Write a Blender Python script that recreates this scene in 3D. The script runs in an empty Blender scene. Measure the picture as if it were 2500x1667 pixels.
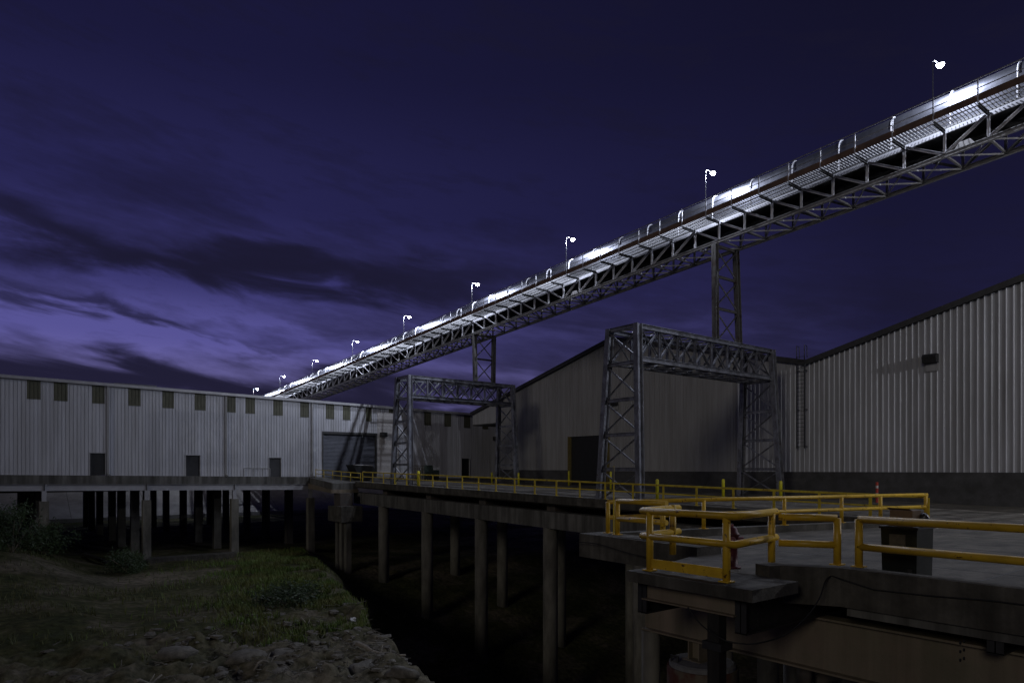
import bpy, math, random
from mathutils import Vector, Matrix, noise
random.seed(7)
sc = bpy.context.scene
COL = sc.collection
V = Vector
# ------------------------------------------------------------------ frame
# world x runs along the long warehouse wall, y along the conveyor, z = 0 at the lens
FOC, U0, VH = 1650.0, 1250.0, 1145.0
TH = math.atan2(0.6159, 0.7878)
RIGHT = V((math.cos(TH), -math.sin(TH), 0)); FWD = V((math.sin(TH), math.cos(TH), 0))

def at(u, v, d):
    return FWD*d + RIGHT*((u-U0)/FOC*d) + V((0, 0, (VH-v)/FOC*d))
def xw(u, y=76.0):                      # where the wall y = const stands in column u
    k = (u-U0)/FOC; d = FWD + RIGHT*k
    return d.x*y/d.y
# ------------------------------------------------------------------ materials
def lin(c): return tuple((x/12.92 if x <= .04045 else ((x+.055)/1.055)**2.4) for x in c)
def mat(name, col, rough=.7, metal=0., var=.25, scale=3., col2=None, bump=.0, bscale=20., stretch=(1, 1, 1), detail=6, thresh=(.35, .7), spec=.5, streak=0, rust=0, rustcol=(.10, .045, .018), dirt=0):
    m = bpy.data.materials.new(name); m.use_nodes = True
    nt = m.node_tree; N = nt.nodes; L = nt.links
    b = N['Principled BSDF']; b.inputs['Roughness'].default_value = rough; b.inputs['Metallic'].default_value = metal
    b.inputs['Specular IOR Level'].default_value = spec
    tc = N.new('ShaderNodeTexCoord'); mp = N.new('ShaderNodeMapping'); mp.inputs['Scale'].default_value = stretch
    L.new(tc.outputs['Object'], mp.inputs['Vector'])
    n = N.new('ShaderNodeTexNoise'); n.inputs['Scale'].default_value = scale; n.inputs['Detail'].default_value = detail; n.inputs['Roughness'].default_value = .65
    L.new(mp.outputs['Vector'], n.inputs['Vector'])
    r = N.new('ShaderNodeValToRGB'); e = r.color_ramp.elements
    c2 = col2 if col2 else tuple(x*(1-var) for x in col)
    e[0].position, e[1].position = thresh
    e[0].color = (*c2, 1); e[1].color = (*col, 1)
    L.new(n.outputs['Fac'], r.inputs['Fac'])
    out = r.outputs['Color']
    def mult(vec, sc_, st, lo, p0, p1, src, dest=None, blend='MULTIPLY', fac=1.0):
        m2 = N.new('ShaderNodeMapping'); m2.inputs['Scale'].default_value = st; L.new(tc.outputs['Object'], m2.inputs['Vector'])
        q = N.new('ShaderNodeTexNoise'); q.inputs['Scale'].default_value = sc_; q.inputs['Detail'].default_value = 6; q.inputs['Roughness'].default_value = .62; L.new(m2.outputs['Vector'], q.inputs['Vector'])
        w_ = N.new('ShaderNodeValToRGB'); w_.color_ramp.elements[0].position = p0; w_.color_ramp.elements[1].position = p1
        L.new(q.outputs['Fac'], w_.inputs['Fac']); x_ = N.new('ShaderNodeMixRGB')
        if dest is None:
            w_.color_ramp.elements[0].color = (lo, lo*.99, lo*.96, 1); w_.color_ramp.elements[1].color = (1, 1, 1, 1)
            x_.blend_type = 'MULTIPLY'; x_.inputs[0].default_value = fac; L.new(src, x_.inputs[1]); L.new(w_.outputs['Color'], x_.inputs[2])
        else:
            L.new(w_.outputs['Color'], x_.inputs[0]); L.new(src, x_.inputs[1]); x_.inputs[2].default_value = (*dest, 1)
        return x_.outputs['Color']
    if streak: out = mult(0, 2.2, (1, 1, .05), 1-streak, .38, .62, out)
    if dirt: out = mult(0, .35, (1, 1, 1), 1-dirt, .35, .6, out); out = mult(0, 1.7, (1, 1, 1), 1-dirt*.7, .4, .58, out)
    if rust: out = mult(0, 7.0, (1, 1, 1), 0, .66-rust*.08, .70-rust*.06, out, rustcol)
    L.new(out, b.inputs['Base Color'])
    rr = N.new('ShaderNodeMapRange'); rr.inputs['To Min'].default_value = min(1, rough+.12); rr.inputs['To Max'].default_value = max(.05, rough-.1)
    L.new(n.outputs['Fac'], rr.inputs['Value']); L.new(rr.outputs['Result'], b.inputs['Roughness'])
    if bump:
        n2 = N.new('ShaderNodeTexNoise'); n2.inputs['Scale'].default_value = bscale; n2.inputs['Detail'].default_value = 5
        L.new(mp.outputs['Vector'], n2.inputs['Vector'])
        bp = N.new('ShaderNodeBump'); bp.inputs['Strength'].default_value = bump; bp.inputs['Distance'].default_value = .05
        L.new(n2.outputs['Fac'], bp.inputs['Height']); L.new(bp.outputs['Normal'], b.inputs['Normal'])
    return m
M = dict(
    wallwhite=mat('white_cladding', (.61, .62, .66), .5, 0, .16, .5, stretch=(1, 1, .25), bump=.05, bscale=3, streak=.22),
    wallpatch=mat('stucco', (.5, .48, .46), .9, 0, .2, 5, bump=.5, bscale=9),
    skylight=mat('olive_fibreglass', (.12, .12, .075), .6, 0, .35, 2, stretch=(2, 1, .4)),
    wallgrey=mat('grey_cladding', (.47, .48, .51), .5, 0, .16, .4, stretch=(1, 1, .25), bump=.06, bscale=2, streak=.28),
    walltan=mat('old_tan_cladding', (.36, .36, .365), .6, 0, .18, .4, stretch=(1, 1, .25), streak=.2),
    base=mat('dark_painted_concrete', (.09, .09, .092), .7, 0, .25, .8, bump=.1, dirt=.35),
    trim=mat('pale_gutter', (.45, .45, .46), .45, .2, .2, 1.5),
    darktrim=mat('dark_trim', (.05, .05, .05), .6, 0, .3, 2),
    roof=mat('roof_sheet', (.14, .14, .16), .55, .3, .25, 1),
    door=mat('dark_door', (.018, .018, .02), .6, 0, .3, 3),
    rolldoor=mat('grey_roll_door', (.075, .08, .098), .5, .3, .2, 2),
    conc=mat('concrete', (.15, .14, .12), .9, 0, .5, 1.6, bump=.3, bscale=14, streak=.45, dirt=.3),
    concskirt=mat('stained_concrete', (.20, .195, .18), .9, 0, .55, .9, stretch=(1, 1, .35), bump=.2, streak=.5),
    concdeck=mat('worn_concrete_deck', (.155, .137, .108), .85, 0, .5, .55, bump=.35, bscale=6, stretch=(1, 3.2, 1), dirt=.5),
    pile=mat('pile_concrete', (.19, .18, .15), .9, 0, .6, 1.3, stretch=(1, 1, .3), bump=.3),
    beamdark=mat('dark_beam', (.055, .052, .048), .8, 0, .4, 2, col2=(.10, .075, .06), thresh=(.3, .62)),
    beampale=mat('pale_beam_paint', (.40, .40, .42), .5, .1, .2, 1),
    tan=mat('faded_primer_steel', (.235, .18, .135), .65, .1, .3, .8, col2=(.175, .155, .105), bump=.1, streak=.25),
    gantry=mat('galvanised_steel', (.27, .28, .32), .5, .45, .5, 2.2, col2=(.13, .133, .15), thresh=(.38, .6), stretch=(1, 1, .6), rust=.5),
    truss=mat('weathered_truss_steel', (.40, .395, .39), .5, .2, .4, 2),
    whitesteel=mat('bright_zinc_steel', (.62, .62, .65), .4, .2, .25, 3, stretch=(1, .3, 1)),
    towersteel=mat('rusty_tower_steel', (.14, .138, .135), .7, .3, .5, 2, col2=(.085, .062, .05), thresh=(.36, .5)),
    hood=mat('galvanised_hood', (.31, .32, .37), .33, .96, .35, 1.2, bump=.12, bscale=2.5, streak=.2),
    belt=mat('black_belt_pan', (.012, .012, .012), .7, 0, .3, 2),
    toe=mat('rusted_toe_plate', (.20, .115, .075), .8, .1, .45, 1.5, col2=(.11, .075, .06)),
    grate=mat('grating_steel', (.33, .33, .33), .5, .5, .3, 6),
    dark=mat('dark_steel', (.05, .05, .052), .55, .4, .4, 4),
    yellow=mat('yellow_paint', (.74, .47, .03), .42, 0, .22, 5, col2=(.64, .39, .025), thresh=(.25, .55), rust=.55, dirt=.25),
    yellowold=mat('dull_yellow_paint', (.66, .52, .04), .5, 0, .4, 3, col2=(.42, .28, .03), thresh=(.3, .6), rust=.6),
    bollard=mat('bright_yellow_bollard', (.72, .66, .02), .4, 0, .2, 4),
    hydrant=mat('maroon_paint', (.10, .02, .03), .45, 0, .35, 6),
    hydcap=mat('pink_faded_cap', (.28, .12, .15), .5, 0, .3, 6),
    bin=mat('dark_green_bin', (.03, .034, .03), .3, .5, .35, 3),
    binlite=mat('bin_sticker', (.10, .085, .06), .5, 0, .5, 5),
    carton=mat('cardboard', (.20, .13, .075), .85, 0, .25, 6),
    bag=mat('black_plastic', (.03, .028, .032), .22, 0, .3, 8, bump=.8, bscale=9),
    cable=mat('black_cable', (.012, .012, .012), .6),
    timber=mat('black_timber', (.02, .018, .016), .9, 0, .5, 5, stretch=(1, 1, .2), bump=.4),
    caisson=mat('rusty_caisson', (.12, .095, .065), .8, .1, .5, 1.2, col2=(.085, .028, .018), thresh=(.42, .55), bump=.2),
    caissontop=mat('caisson_concrete', (.22, .22, .22), .9, 0, .4, 3, bump=.3),
    rock=mat('mud_rock', (.20, .185, .155), .95, 0, .6, 2.5, bump=.5, bscale=12),
    wood=mat('bleached_driftwood', (.30, .27, .22), .9, 0, .4, 6, stretch=(1, 1, .2), bump=.3),
    litter=mat('white_litter', (.6, .6, .6), .6, 0, .2, 5),
    leaf=mat('bush_leaf', (.032, .06, .015), .6, 0, .5, 3),
    grass=mat('grass_blade', (.088, .15, .022), .7, 0, .5, .35, col2=(.12, .115, .035), thresh=(.35, .6)),
    drygrass=mat('dry_grass_blade', (.12, .11, .05), .8, 0, .5, .6, col2=(.06, .085, .025)),
    slope=mat('slope_concrete', (.36, .35, .33), .9, 0, .35, .5, bump=.15),
    red=mat('red_plastic', (.45, .05, .03), .5), white=mat('white_plastic', (.6, .6, .58), .5),
    sign=mat('sign_back', (.25, .24, .19), .6, .3, .2, 4),
    skip=mat('dark_skip', (.03, .033, .035), .6, .3, .4, 2),
    crate=mat('grey_timber', (.24, .22, .2), .9, 0, .4, 4), green=mat('green_machine', (.04, .06, .05), .5, .2, .3, 3),
    glassdark=mat('dark_lamp_glass', (.02, .02, .02), .15),
    jamb=mat('dirty_yellow_jamb', (.16, .12, .03), .7, 0, .4, 3),
    paint=mat('faded_white_marking', (.16, .155, .15), .8, 0, .7, 9),
)
def emis(name, col, s):
    m = bpy.data.materials.new(name); m.use_nodes = True
    b = m.node_tree.nodes['Principled BSDF']; b.inputs['Base Color'].default_value = (.8, .8, .8, 1)
    b.inputs['Emission Color'].default_value = (*col, 1); b.inputs['Emission Strength'].default_value = s
    return m
LAMP_S = 120.0; LAMP_W = 2900.0; ASSUMED_MAST_W = 5800.0
M['lens'] = emis('lit_lens', (.86, .90, 1.0), LAMP_S)
# ------------------------------------------------------------------ mesh builder
class MB:
    def __init__(s): s.v = []; s.f = []
    def add(s, vs, fs):
        n = len(s.v); s.v += [V(p) for p in vs]; s.f += [tuple(i+n for i in f) for f in fs]; return s
    def box(s, x0, x1, y0, y1, z0, z1):
        return s.add([(x0, y0, z0), (x1, y0, z0), (x1, y1, z0), (x0, y1, z0), (x0, y0, z1), (x1, y0, z1), (x1, y1, z1), (x0, y1, z1)],
                     [(0, 3, 2, 1), (4, 5, 6, 7), (0, 1, 5, 4), (1, 2, 6, 5), (2, 3, 7, 6), (3, 0, 4, 7)])
    def frame(s, p, q, up):
        p, q = V(p), V(q); d = (q-p).normalized(); up = V(up)
        if abs(d.dot(up)) > .98: up = V((1, 0, 0)) if abs(d.x) < .9 else V((0, 1, 0))
        a = d.cross(up).normalized(); b = a.cross(d).normalized(); return p, q, a, b
    def bar(s, p, q, w, h, up=(0, 0, 1), oa=0, ob=0):
        p, q, a, b = s.frame(p, q, up); p = p+a*oa+b*ob; q = q+a*oa+b*ob
        c = [-a*w/2-b*h/2, a*w/2-b*h/2, a*w/2+b*h/2, -a*w/2+b*h/2]
        return s.add([p+x for x in c]+[q+x for x in c], [(0, 1, 2, 3), (7, 6, 5, 4), (0, 4, 5, 1), (1, 5, 6, 2), (2, 6, 7, 3), (3, 7, 4, 0)])
    def ibeam(s, p, q, w, h, up=(0, 0, 1), tf=.03, tw=.02):
        s.bar(p, q, w, tf, up, 0, h/2-tf/2); s.bar(p, q, w, tf, up, 0, -h/2+tf/2); s.bar(p, q, tw, h-2*tf, up); return s
    def angle(s, p, q, w, up=(0, 0, 1), t=.012):
        s.bar(p, q, w, t, up, 0, w/2-t/2); s.bar(p, q, t, w-t, up, -w/2+t/2, -t/2); return s
    def tube(s, p, q, r, n=10, r2=None, cap=True):
        return s.path([p, q], r, n, r2=r2, cap=cap)
    def path(s, pts, r, n=8, r2=None, cap=True):
        pts = [V(p) for p in pts]; m = len(pts); rows = []
        d0 = (pts[1]-pts[0]).normalized(); a = d0.orthogonal().normalized()
        for i, p in enumerate(pts):
            d1 = (pts[min(i+1, m-1)]-pts[max(i-1, 0)]).normalized()
            k = 1.0
            if 0 < i < m-1:
                c = (pts[i+1]-p).normalized().dot(d1); k = 1/max(c, .5)
            a = (a-d1*a.dot(d1)).normalized(); b = d1.cross(a)
            rr = r if r2 is None else r+(r2-r)*i/(m-1)
            # widen along the bend so mitred corners keep their thickness
            if k > 1.01:
                bend = ((pts[i+1]-p).normalized()-(p-pts[i-1]).normalized()).normalized()
            row = []
            for j in range(n):
                t = 2*math.pi*j/n; o = (a*math.cos(t)+b*math.sin(t))*rr
                if k > 1.01: o = o+bend*o.dot(bend)*(k-1)
                row.append(p+o)
            rows.append(row)
        vs = [x for r_ in rows for x in r_]; fs = []
        for i in range(m-1):
            for j in range(n):
                j2 = (j+1) % n; fs.append((i*n+j, i*n+j2, (i+1)*n+j2, (i+1)*n+j))
        if cap: fs.append(tuple(range(n-1, -1, -1))); fs.append(tuple((m-1)*n+j for j in range(n)))
        return s.add(vs, fs)
    def lathe(s, c, prof, n=16, axis='z'):
        c = V(c); vs = []; fs = []; m = len(prof)
        for r, h in prof:
            for j in range(n):
                t = 2*math.pi*j/n; x, y = r*math.cos(t), r*math.sin(t)
                vs.append(c+(V((x, y, h)) if axis == 'z' else V((h, x, y)) if axis == 'x' else V((x, h, y))))
        for i in range(m-1):
            for j in range(n):
                j2 = (j+1) % n; fs.append((i*n+j, i*n+j2, (i+1)*n+j2, (i+1)*n+j))
        fs.append(tuple(range(n-1, -1, -1))); fs.append(tuple((m-1)*n+j for j in range(n)))
        return s.add(vs, fs)
    def prism(s, pts, vec):
        pts = [V(p) for p in pts]; vec = V(vec); n = len(pts)
        fs = [tuple(range(n-1, -1, -1)), tuple(range(n, 2*n))]+[(i, (i+1) % n, n+(i+1) % n, n+i) for i in range(n)]
        return s.add(pts+[p+vec for p in pts], fs)
    def build(s, name, m, parent=None, smooth=False, loc=None):
        L = V(loc) if loc is not None else (V(parent['_l']) if parent is not None and '_l' in parent else V((0, 0, 0)))
        me = bpy.data.meshes.new(name); me.from_pydata([tuple(p-L) for p in s.v], [], s.f)
        if smooth:
            for p in me.polygons: p.use_smooth = len(p.vertices) < 6
        me.materials.append(m if not isinstance(m, str) else M[m]); me.update()
        o = bpy.data.objects.new(name, me); COL.objects.link(o)
        if parent is not None:
            o.parent = parent
            if '_l' in parent: o['_l'] = tuple(parent['_l'])
        elif loc is not None: o.location = L
        if parent is None: o['_l'] = tuple(L)
        return o
def tag(o, label=None, cat=None, group=None, kind=None):
    if label: o['label'] = label
    if cat: o['category'] = cat
    if group: o['group'] = group
    if kind: o['kind'] = kind
    return o
def thing(name, label, cat, loc=(0, 0, 0), group=None):
    o = bpy.data.objects.new(name, None); COL.objects.link(o); o.location = loc; o['_l'] = tuple(loc)
    o.empty_display_size = .3
    return tag(o, label, cat, group)
def copy_tree(o, loc, parent=None):
    c = o.copy(); COL.objects.link(c); c.parent = parent
    if loc is not None: c.location = loc
    for ch in list(o.children): copy_tree(ch, None, c)
    return c
def copy_part(o, off, parent):
    c = o.copy(); COL.objects.link(c); c.parent = parent; c.location = o.location+V(off)
    return c
def ribbed(mb, axis, c0, a0, a1, zb, zt, pitch, prof, outward):
    """vertical sheet along x or y; prof = [(offset along, depth outward)...] over one pitch; open profile"""
    pts = []; k = math.floor(a0/pitch)
    pos = [(i*pitch+o, d) for i in range(int(k)-1, int(a1/pitch)+2) for o, d in prof]
    def dep(a):
        for (p0, d0), (p1, d1) in zip(pos, pos[1:]):
            if p0 <= a <= p1: return d0+(d1-d0)*(a-p0)/max(p1-p0, 1e-6)
        return 0
    seq = [(a0, dep(a0))]+[(a, d) for a, d in pos if a0+1e-4 < a < a1-1e-4]+[(a1, dep(a1))]
    vs = []; fs = []
    for a, d in seq:
        c = c0+outward*d
        for z in (zb(a), zt(a)): vs.append((a, c, z) if axis == 'x' else (c, a, z))
    for i in range(len(seq)-1):
        f = (2*i, 2*i+2, 2*i+3, 2*i+1); fs.append(f if (axis == 'x') == (outward < 0) else f[::-1])
    mb.add(vs, fs)
# ------------------------------------------------------------------ levels
def deck_z(y): return -2.35+max(0, y-12)*.0165
def edge_x(y):
    P = [(0, 10.5), (25.6, 15), (32.4, 16.9), (44.7, 20.3), (62, 25.2), (76, 28.4), (90, 60), (170, 140)]
    for (y0, x0), (y1, x1) in zip(P, P[1:]):
        if y <= y1: return x0+(x1-x0)*(y-y0)/(y1-y0)
    return 140
def sm(t): t = max(0, min(1, t)); return t*t*(3-2*t)
def ground_z(x, y, fine=True):
    z = -9.2+2.6*sm((9-x)/9)*sm((y-40)/30)
    if x < 20 and fine:
        z += .35*(noise.noise(V((x*.16, y*.16, 3)))+.5*noise.noise(V((x*.4, y*.4, 8))))
        if y < 48:
            r = sm((47-y)/9)
            z += r*(.55*noise.noise(V((x*.5, y*.5, 1)))+.42*noise.noise(V((x*1.1, y*1.1, 5)))-.38*abs(noise.noise(V((x*1.9, y*1.9, 5))))+.14*noise.noise(V((x*4, y*4, 7))))
    d = x-edge_x(y)+.5*noise.noise(V((x*.3, y*.45, 2)))+.25*noise.noise(V((x*1.1, y*1.3, 4)))
    fl = max(-17.5, min(-10.2, -11.2-(61-y)*.25))+.4*noise.noise(V((x*.22, y*.22, 9)))+.2*noise.noise(V((x*.7, y*.7, 2)))
    t = sm(d/3.0)
    return z*(1-t)+fl*t
# ------------------------------------------------------------------ ground
def ground():
    xs = [-900, -300, -120]+[-60+2*i for i in range(20)]+[-20+.5*i for i in range(40)]+[.28*i for i in range(100)]+[28+.42*i for i in range(18)]+[36, 40, 46, 54, 64, 80, 110, 150, 300, 900]
    ys = [-60, -20, 0, 10, 16]+[20+.26*i for i in range(100)]+[46+.42*i for i in range(69)]+[75+2*i for i in range(50)]+[180, 210, 300, 600, 1200]
    vs = []; fs = []
    for y in ys:
        for x in xs: vs.append((x, y, ground_z(x, y)))
    n = len(xs)
    for j in range(len(ys)-1):
        for i in range(n-1): fs.append((j*n+i, j*n+i+1, (j+1)*n+i+1, (j+1)*n+i))
    mb = MB(); mb.add(vs, fs)
    m = bpy.data.materials.new('bank_soil'); m.use_nodes = True; nt = m.node_tree; N = nt.nodes; L = nt.links
    b = N['Principled BSDF']; b.inputs['Roughness'].default_value = .95; b.inputs['Specular IOR Level'].default_value = .2
    tc = N.new('ShaderNodeTexCoord'); n1 = N.new('ShaderNodeTexNoise'); n1.inputs['Scale'].default_value = .22; n1.inputs['Detail'].default_value = 9; n1.inputs['Roughness'].default_value = .7
    L.new(tc.outputs['Object'], n1.inputs['Vector'])
    r = N.new('ShaderNodeValToRGB'); e = r.color_ramp.elements
    e[0].position = .40; e[0].color = (.035, .042, .014, 1); e[1].position = .62; e[1].color = (.13, .115, .085, 1)
    k = e.new(.5); k.color = (.06, .062, .026, 1)
    L.new(n1.outputs['Fac'], r.inputs['Fac'])
    n2 = N.new('ShaderNodeTexNoise'); n2.inputs['Scale'].default_value = 2.4; n2.inputs['Detail'].default_value = 9; L.new(tc.outputs['Object'], n2.inputs['Vector'])
    mx = N.new('ShaderNodeMixRGB'); mx.blend_type = 'MULTIPLY'; mx.inputs['Fac'].default_value = .8
    r2 = N.new('ShaderNodeValToRGB'); r2.color_ramp.elements[0].position = .3; r2.color_ramp.elements[0].color = (.35, .34, .32, 1); r2.color_ramp.elements[1].position = .65; r2.color_ramp.elements[1].color = (1.3, 1.25, 1.2, 1)
    L.new(n2.outputs['Fac'], r2.inputs['Fac']); rc = r.outputs['Color']; L.new(r2.outputs['Color'], mx.inputs['Color2'])
    sp = N.new('ShaderNodeSeparateXYZ'); L.new(tc.outputs['Object'], sp.inputs[0])
    def band(o, c, w_):
        a = N.new('ShaderNodeMath'); a.operation = 'SUBTRACT'; L.new(o, a.inputs[0]); a.inputs[1].default_value = c
        d_ = N.new('ShaderNodeMath'); d_.operation = 'ABSOLUTE'; L.new(a.outputs[0], d_.inputs[0])
        e_ = N.new('ShaderNodeMapRange'); e_.interpolation_type = 'SMOOTHSTEP'; e_.inputs['From Min'].default_value = w_; e_.inputs['From Max'].default_value = 0; L.new(d_.outputs[0], e_.inputs['Value']); return e_.outputs['Result']
    g1 = N.new('ShaderNodeMath'); g1.operation = 'MULTIPLY'; L.new(band(sp.outputs[1], 63, 8), g1.inputs[0]); L.new(band(sp.outputs[0], 9, 14), g1.inputs[1])
    g2 = N.new('ShaderNodeMath'); g2.operation = 'MULTIPLY_ADD'; L.new(n1.outputs['Fac'], g2.inputs[0]); L.new(g1.outputs[0], g2.inputs[1]); g2.inputs[2].default_value = 0
    g3 = N.new('ShaderNodeMapRange'); g3.inputs['From Min'].default_value = .14; g3.inputs['From Max'].default_value = .6; L.new(g2.outputs[0], g3.inputs['Value'])
    g4 = N.new('ShaderNodeMath'); g4.operation = 'MULTIPLY'; L.new(band(sp.outputs[1], 27, 17), g4.inputs[0]); L.new(n2.outputs['Fac'], g4.inputs[1])
    g5 = N.new('ShaderNodeMath'); g5.operation = 'MAXIMUM'; L.new(g3.outputs['Result'], g5.inputs[0]); L.new(g4.outputs[0], g5.inputs[1])
    md = N.new('ShaderNodeMixRGB'); L.new(g5.outputs[0], md.inputs[0]); L.new(rc, md.inputs[1]); md.inputs[2].default_value = (.19, .17, .135, 1)
    L.new(md.outputs['Color'], mx.inputs['Color1']); L.new(mx.outputs['Color'], b.inputs['Base Color'])
    bp = N.new('ShaderNodeBump'); bp.inputs['Strength'].default_value = .7; bp.inputs['Distance'].default_value = .2
    L.new(n2.outputs['Fac'], bp.inputs['Height']); L.new(bp.outputs['Normal'], b.inputs['Normal'])
    tag(mb.build('ground', m, smooth=True), 'muddy grass bank falling away under the wharf', 'ground', kind='structure')
ground()
def blade(mb, p, h, w, lean):
    a = random.uniform(0, 6.28); d = V((math.cos(a), math.sin(a), 0)); s = V((-d.y, d.x, 0))*w/2
    m = p+d*lean*.4+V((0, 0, h*.6)); t = p+d*lean+V((0, 0, h))
    mb.add([p-s, p+s, m+s*.7, m-s*.7, t], [(0, 1, 2, 3), (3, 2, 4)])
mb = MB()
for i in range(26000):
    y = random.uniform(36, 76); x = edge_x(y)-abs(random.gauss(0, 1))*4.5+random.uniform(-.5, .6)
    g = noise.noise(V((x*.28, y*.28, 21)))+noise.noise(V((x*.8, y*.8, 2)))*.5
    if x < -6 or g < -.12+.03*max(0, (46-y)): continue
    p = V((x, y, ground_z(x, y)-.03))
    blade(mb, p, random.uniform(.18, .55), .07, random.uniform(.05, .3))
tag(mb.build('grass', 'grass'), 'green grass along the edge of the bank', 'grass', kind='stuff')
mb = MB()
for i in range(16000):
    y = random.uniform(42, 74); x = random.uniform(-14, edge_x(y)-1)
    g = noise.noise(V((x*.2, y*.2, 33)))+noise.noise(V((x*.7, y*.7, 12)))*.6
    if g < .02 or (abs(y-63) < 5 and x < 20 and random.random() < .85): continue
    blade(mb, V((x, y, ground_z(x, y)-.03)), random.uniform(.12, .5), .06, random.uniform(.05, .3))
tag(mb.build('dry_grass', 'drygrass'), 'dull dry grass scattered over the waste ground', 'grass', kind='stuff')
def rockmesh(mb, c, sx, sy, sz, seed, rot):
    vs = []; fs = []; n, m = 9, 6; R = Matrix.Rotation(rot, 3, 'Z') @ Matrix.Rotation(random.uniform(-.35, .35), 3, 'X')
    for i in range(m+1):
        ph = math.pi*i/m
        for j in range(n):
            t = 2*math.pi*j/n; d = V((math.sin(ph)*math.cos(t), math.sin(ph)*math.sin(t), math.cos(ph)))
            k = 1+.45*noise.noise(d*1.6+V((seed, 0, 0)))+.2*noise.noise(d*4+V((0, seed, 0)))
            q = V((max(-.8, min(.8, d.x)), max(-.8, min(.8, d.y)), max(-.75, min(.75, d.z))))*k
            vs.append(V(c)+R @ V((q.x*sx, q.y*sy, q.z*sz)))
    for i in range(m):
        for j in range(n): j2 = (j+1) % n; fs.append((i*n+j, (i+1)*n+j, (i+1)*n+j2, i*n+j2))
    mb.add(vs, fs)
mb = MB()
for i in range(480):
    y = random.triangular(25, 47, 31); x = edge_x(y)-abs(random.gauss(0, 1))*7+.5
    s = random.choice([.05, .06, .08, .11, .16, .24])*random.uniform(.8, 1.4)
    rockmesh(mb, (x, y, ground_z(x, y)+s*.1), s*1.5, s, s*.45, i*.7, random.uniform(0, 6.3))
for i in range(420):
    y = random.triangular(25, 45, 32); x = edge_x(y)-abs(random.gauss(0, 1))*6
    p = V((x, y, ground_z(x, y)+.08)); a = random.uniform(0, 6.3); l = random.uniform(.2, .9)
    mb.tube(p, p+V((math.cos(a)*l, math.sin(a)*l, random.uniform(-.05, .2))), .025, 5, .012)
tag(mb.build('rubble', 'rock'), 'broken stones and sticks strewn over the near bank', 'rubble', kind='stuff')
RK = [(2050-1450, 1600, 'flat grey boulder lying in the rubble at the bank edge'), (690, 1585, 'long low mud covered boulder in the rubble'), (430, 1600, 'dark square boulder half buried in mud at the bottom of the photo'),
      (880, 1618, 'pale rounded boulder among the sticks near the bank edge'), (985, 1652, 'slab shaped boulder on the very lip of the bank')]
for i, (u, v, lab) in enumerate(RK):
    d = 9.1*FOC/(v-VH); p = at(u, v, d); p.z = ground_z(p.x, p.y)
    mb = MB(); s = (.75, .95, .8, .7, .65)[i]; rockmesh(mb, (0, 0, 0), s*1.4, s*.8, s*.45, 11+i*3, i*1.3)
    tag(mb.build('boulder', 'rock', loc=(0, 0, 0), smooth=True), lab, 'boulder', 'boulders on the bank').location = p+V((0, 0, .12))
LG = [((330, 1655), (395, 1633), .09, 'bleached bent branch lying at the foot of the bank'), ((870, 1575), (990, 1588), .12, 'long bleached driftwood log sticking out over the bank edge'),
      ((730, 1521), (770, 1521), .07, 'short pale plank lying on the mud beside the grass'), ((620, 1620), (680, 1601), .06, 'forked grey stick in the middle of the rubble')]
for (u0, v0), (u1, v1), r, lab in LG:
    a = at(u0, v0, 9.05*FOC/(v0-VH)); b = at(u1, v1, 9.05*FOC/(v1-VH))
    mb = MB(); n = 7; pts = []
    for i in range(n):
        p = a.lerp(b, i/(n-1)); p.z = max(ground_z(p.x, p.y), -9.6)+r+.1; p += V((0, 0, .12*math.sin(i*1.3))); pts.append(p)
    mb.path(pts, r, 7, r2=r*.45); mb.tube(pts[3], pts[3]+V((.3, .35, .3)), r*.5, 5, r*.2)
    tag(mb.build('driftwood', 'wood', smooth=True), lab, 'driftwood', 'driftwood on the bank')
for (u, v, s, lab) in [(861, 1503, .35, 'crumpled white plastic scrap at the edge of the grass'), (776, 1614, .18, 'small white scrap of litter on the brown mud'), (625, 1583, .15, 'tiny white scrap of litter beside the dark hollow')]:
    p = at(u, v, 9.0*FOC/(v-VH)); p.z = ground_z(p.x, p.y)+s*.35
    mb = MB(); rockmesh(mb, p, s, s*.7, s*.6, u, 1); tag(mb.build('litter', 'litter'), lab, 'litter', 'litter on the bank')
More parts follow.
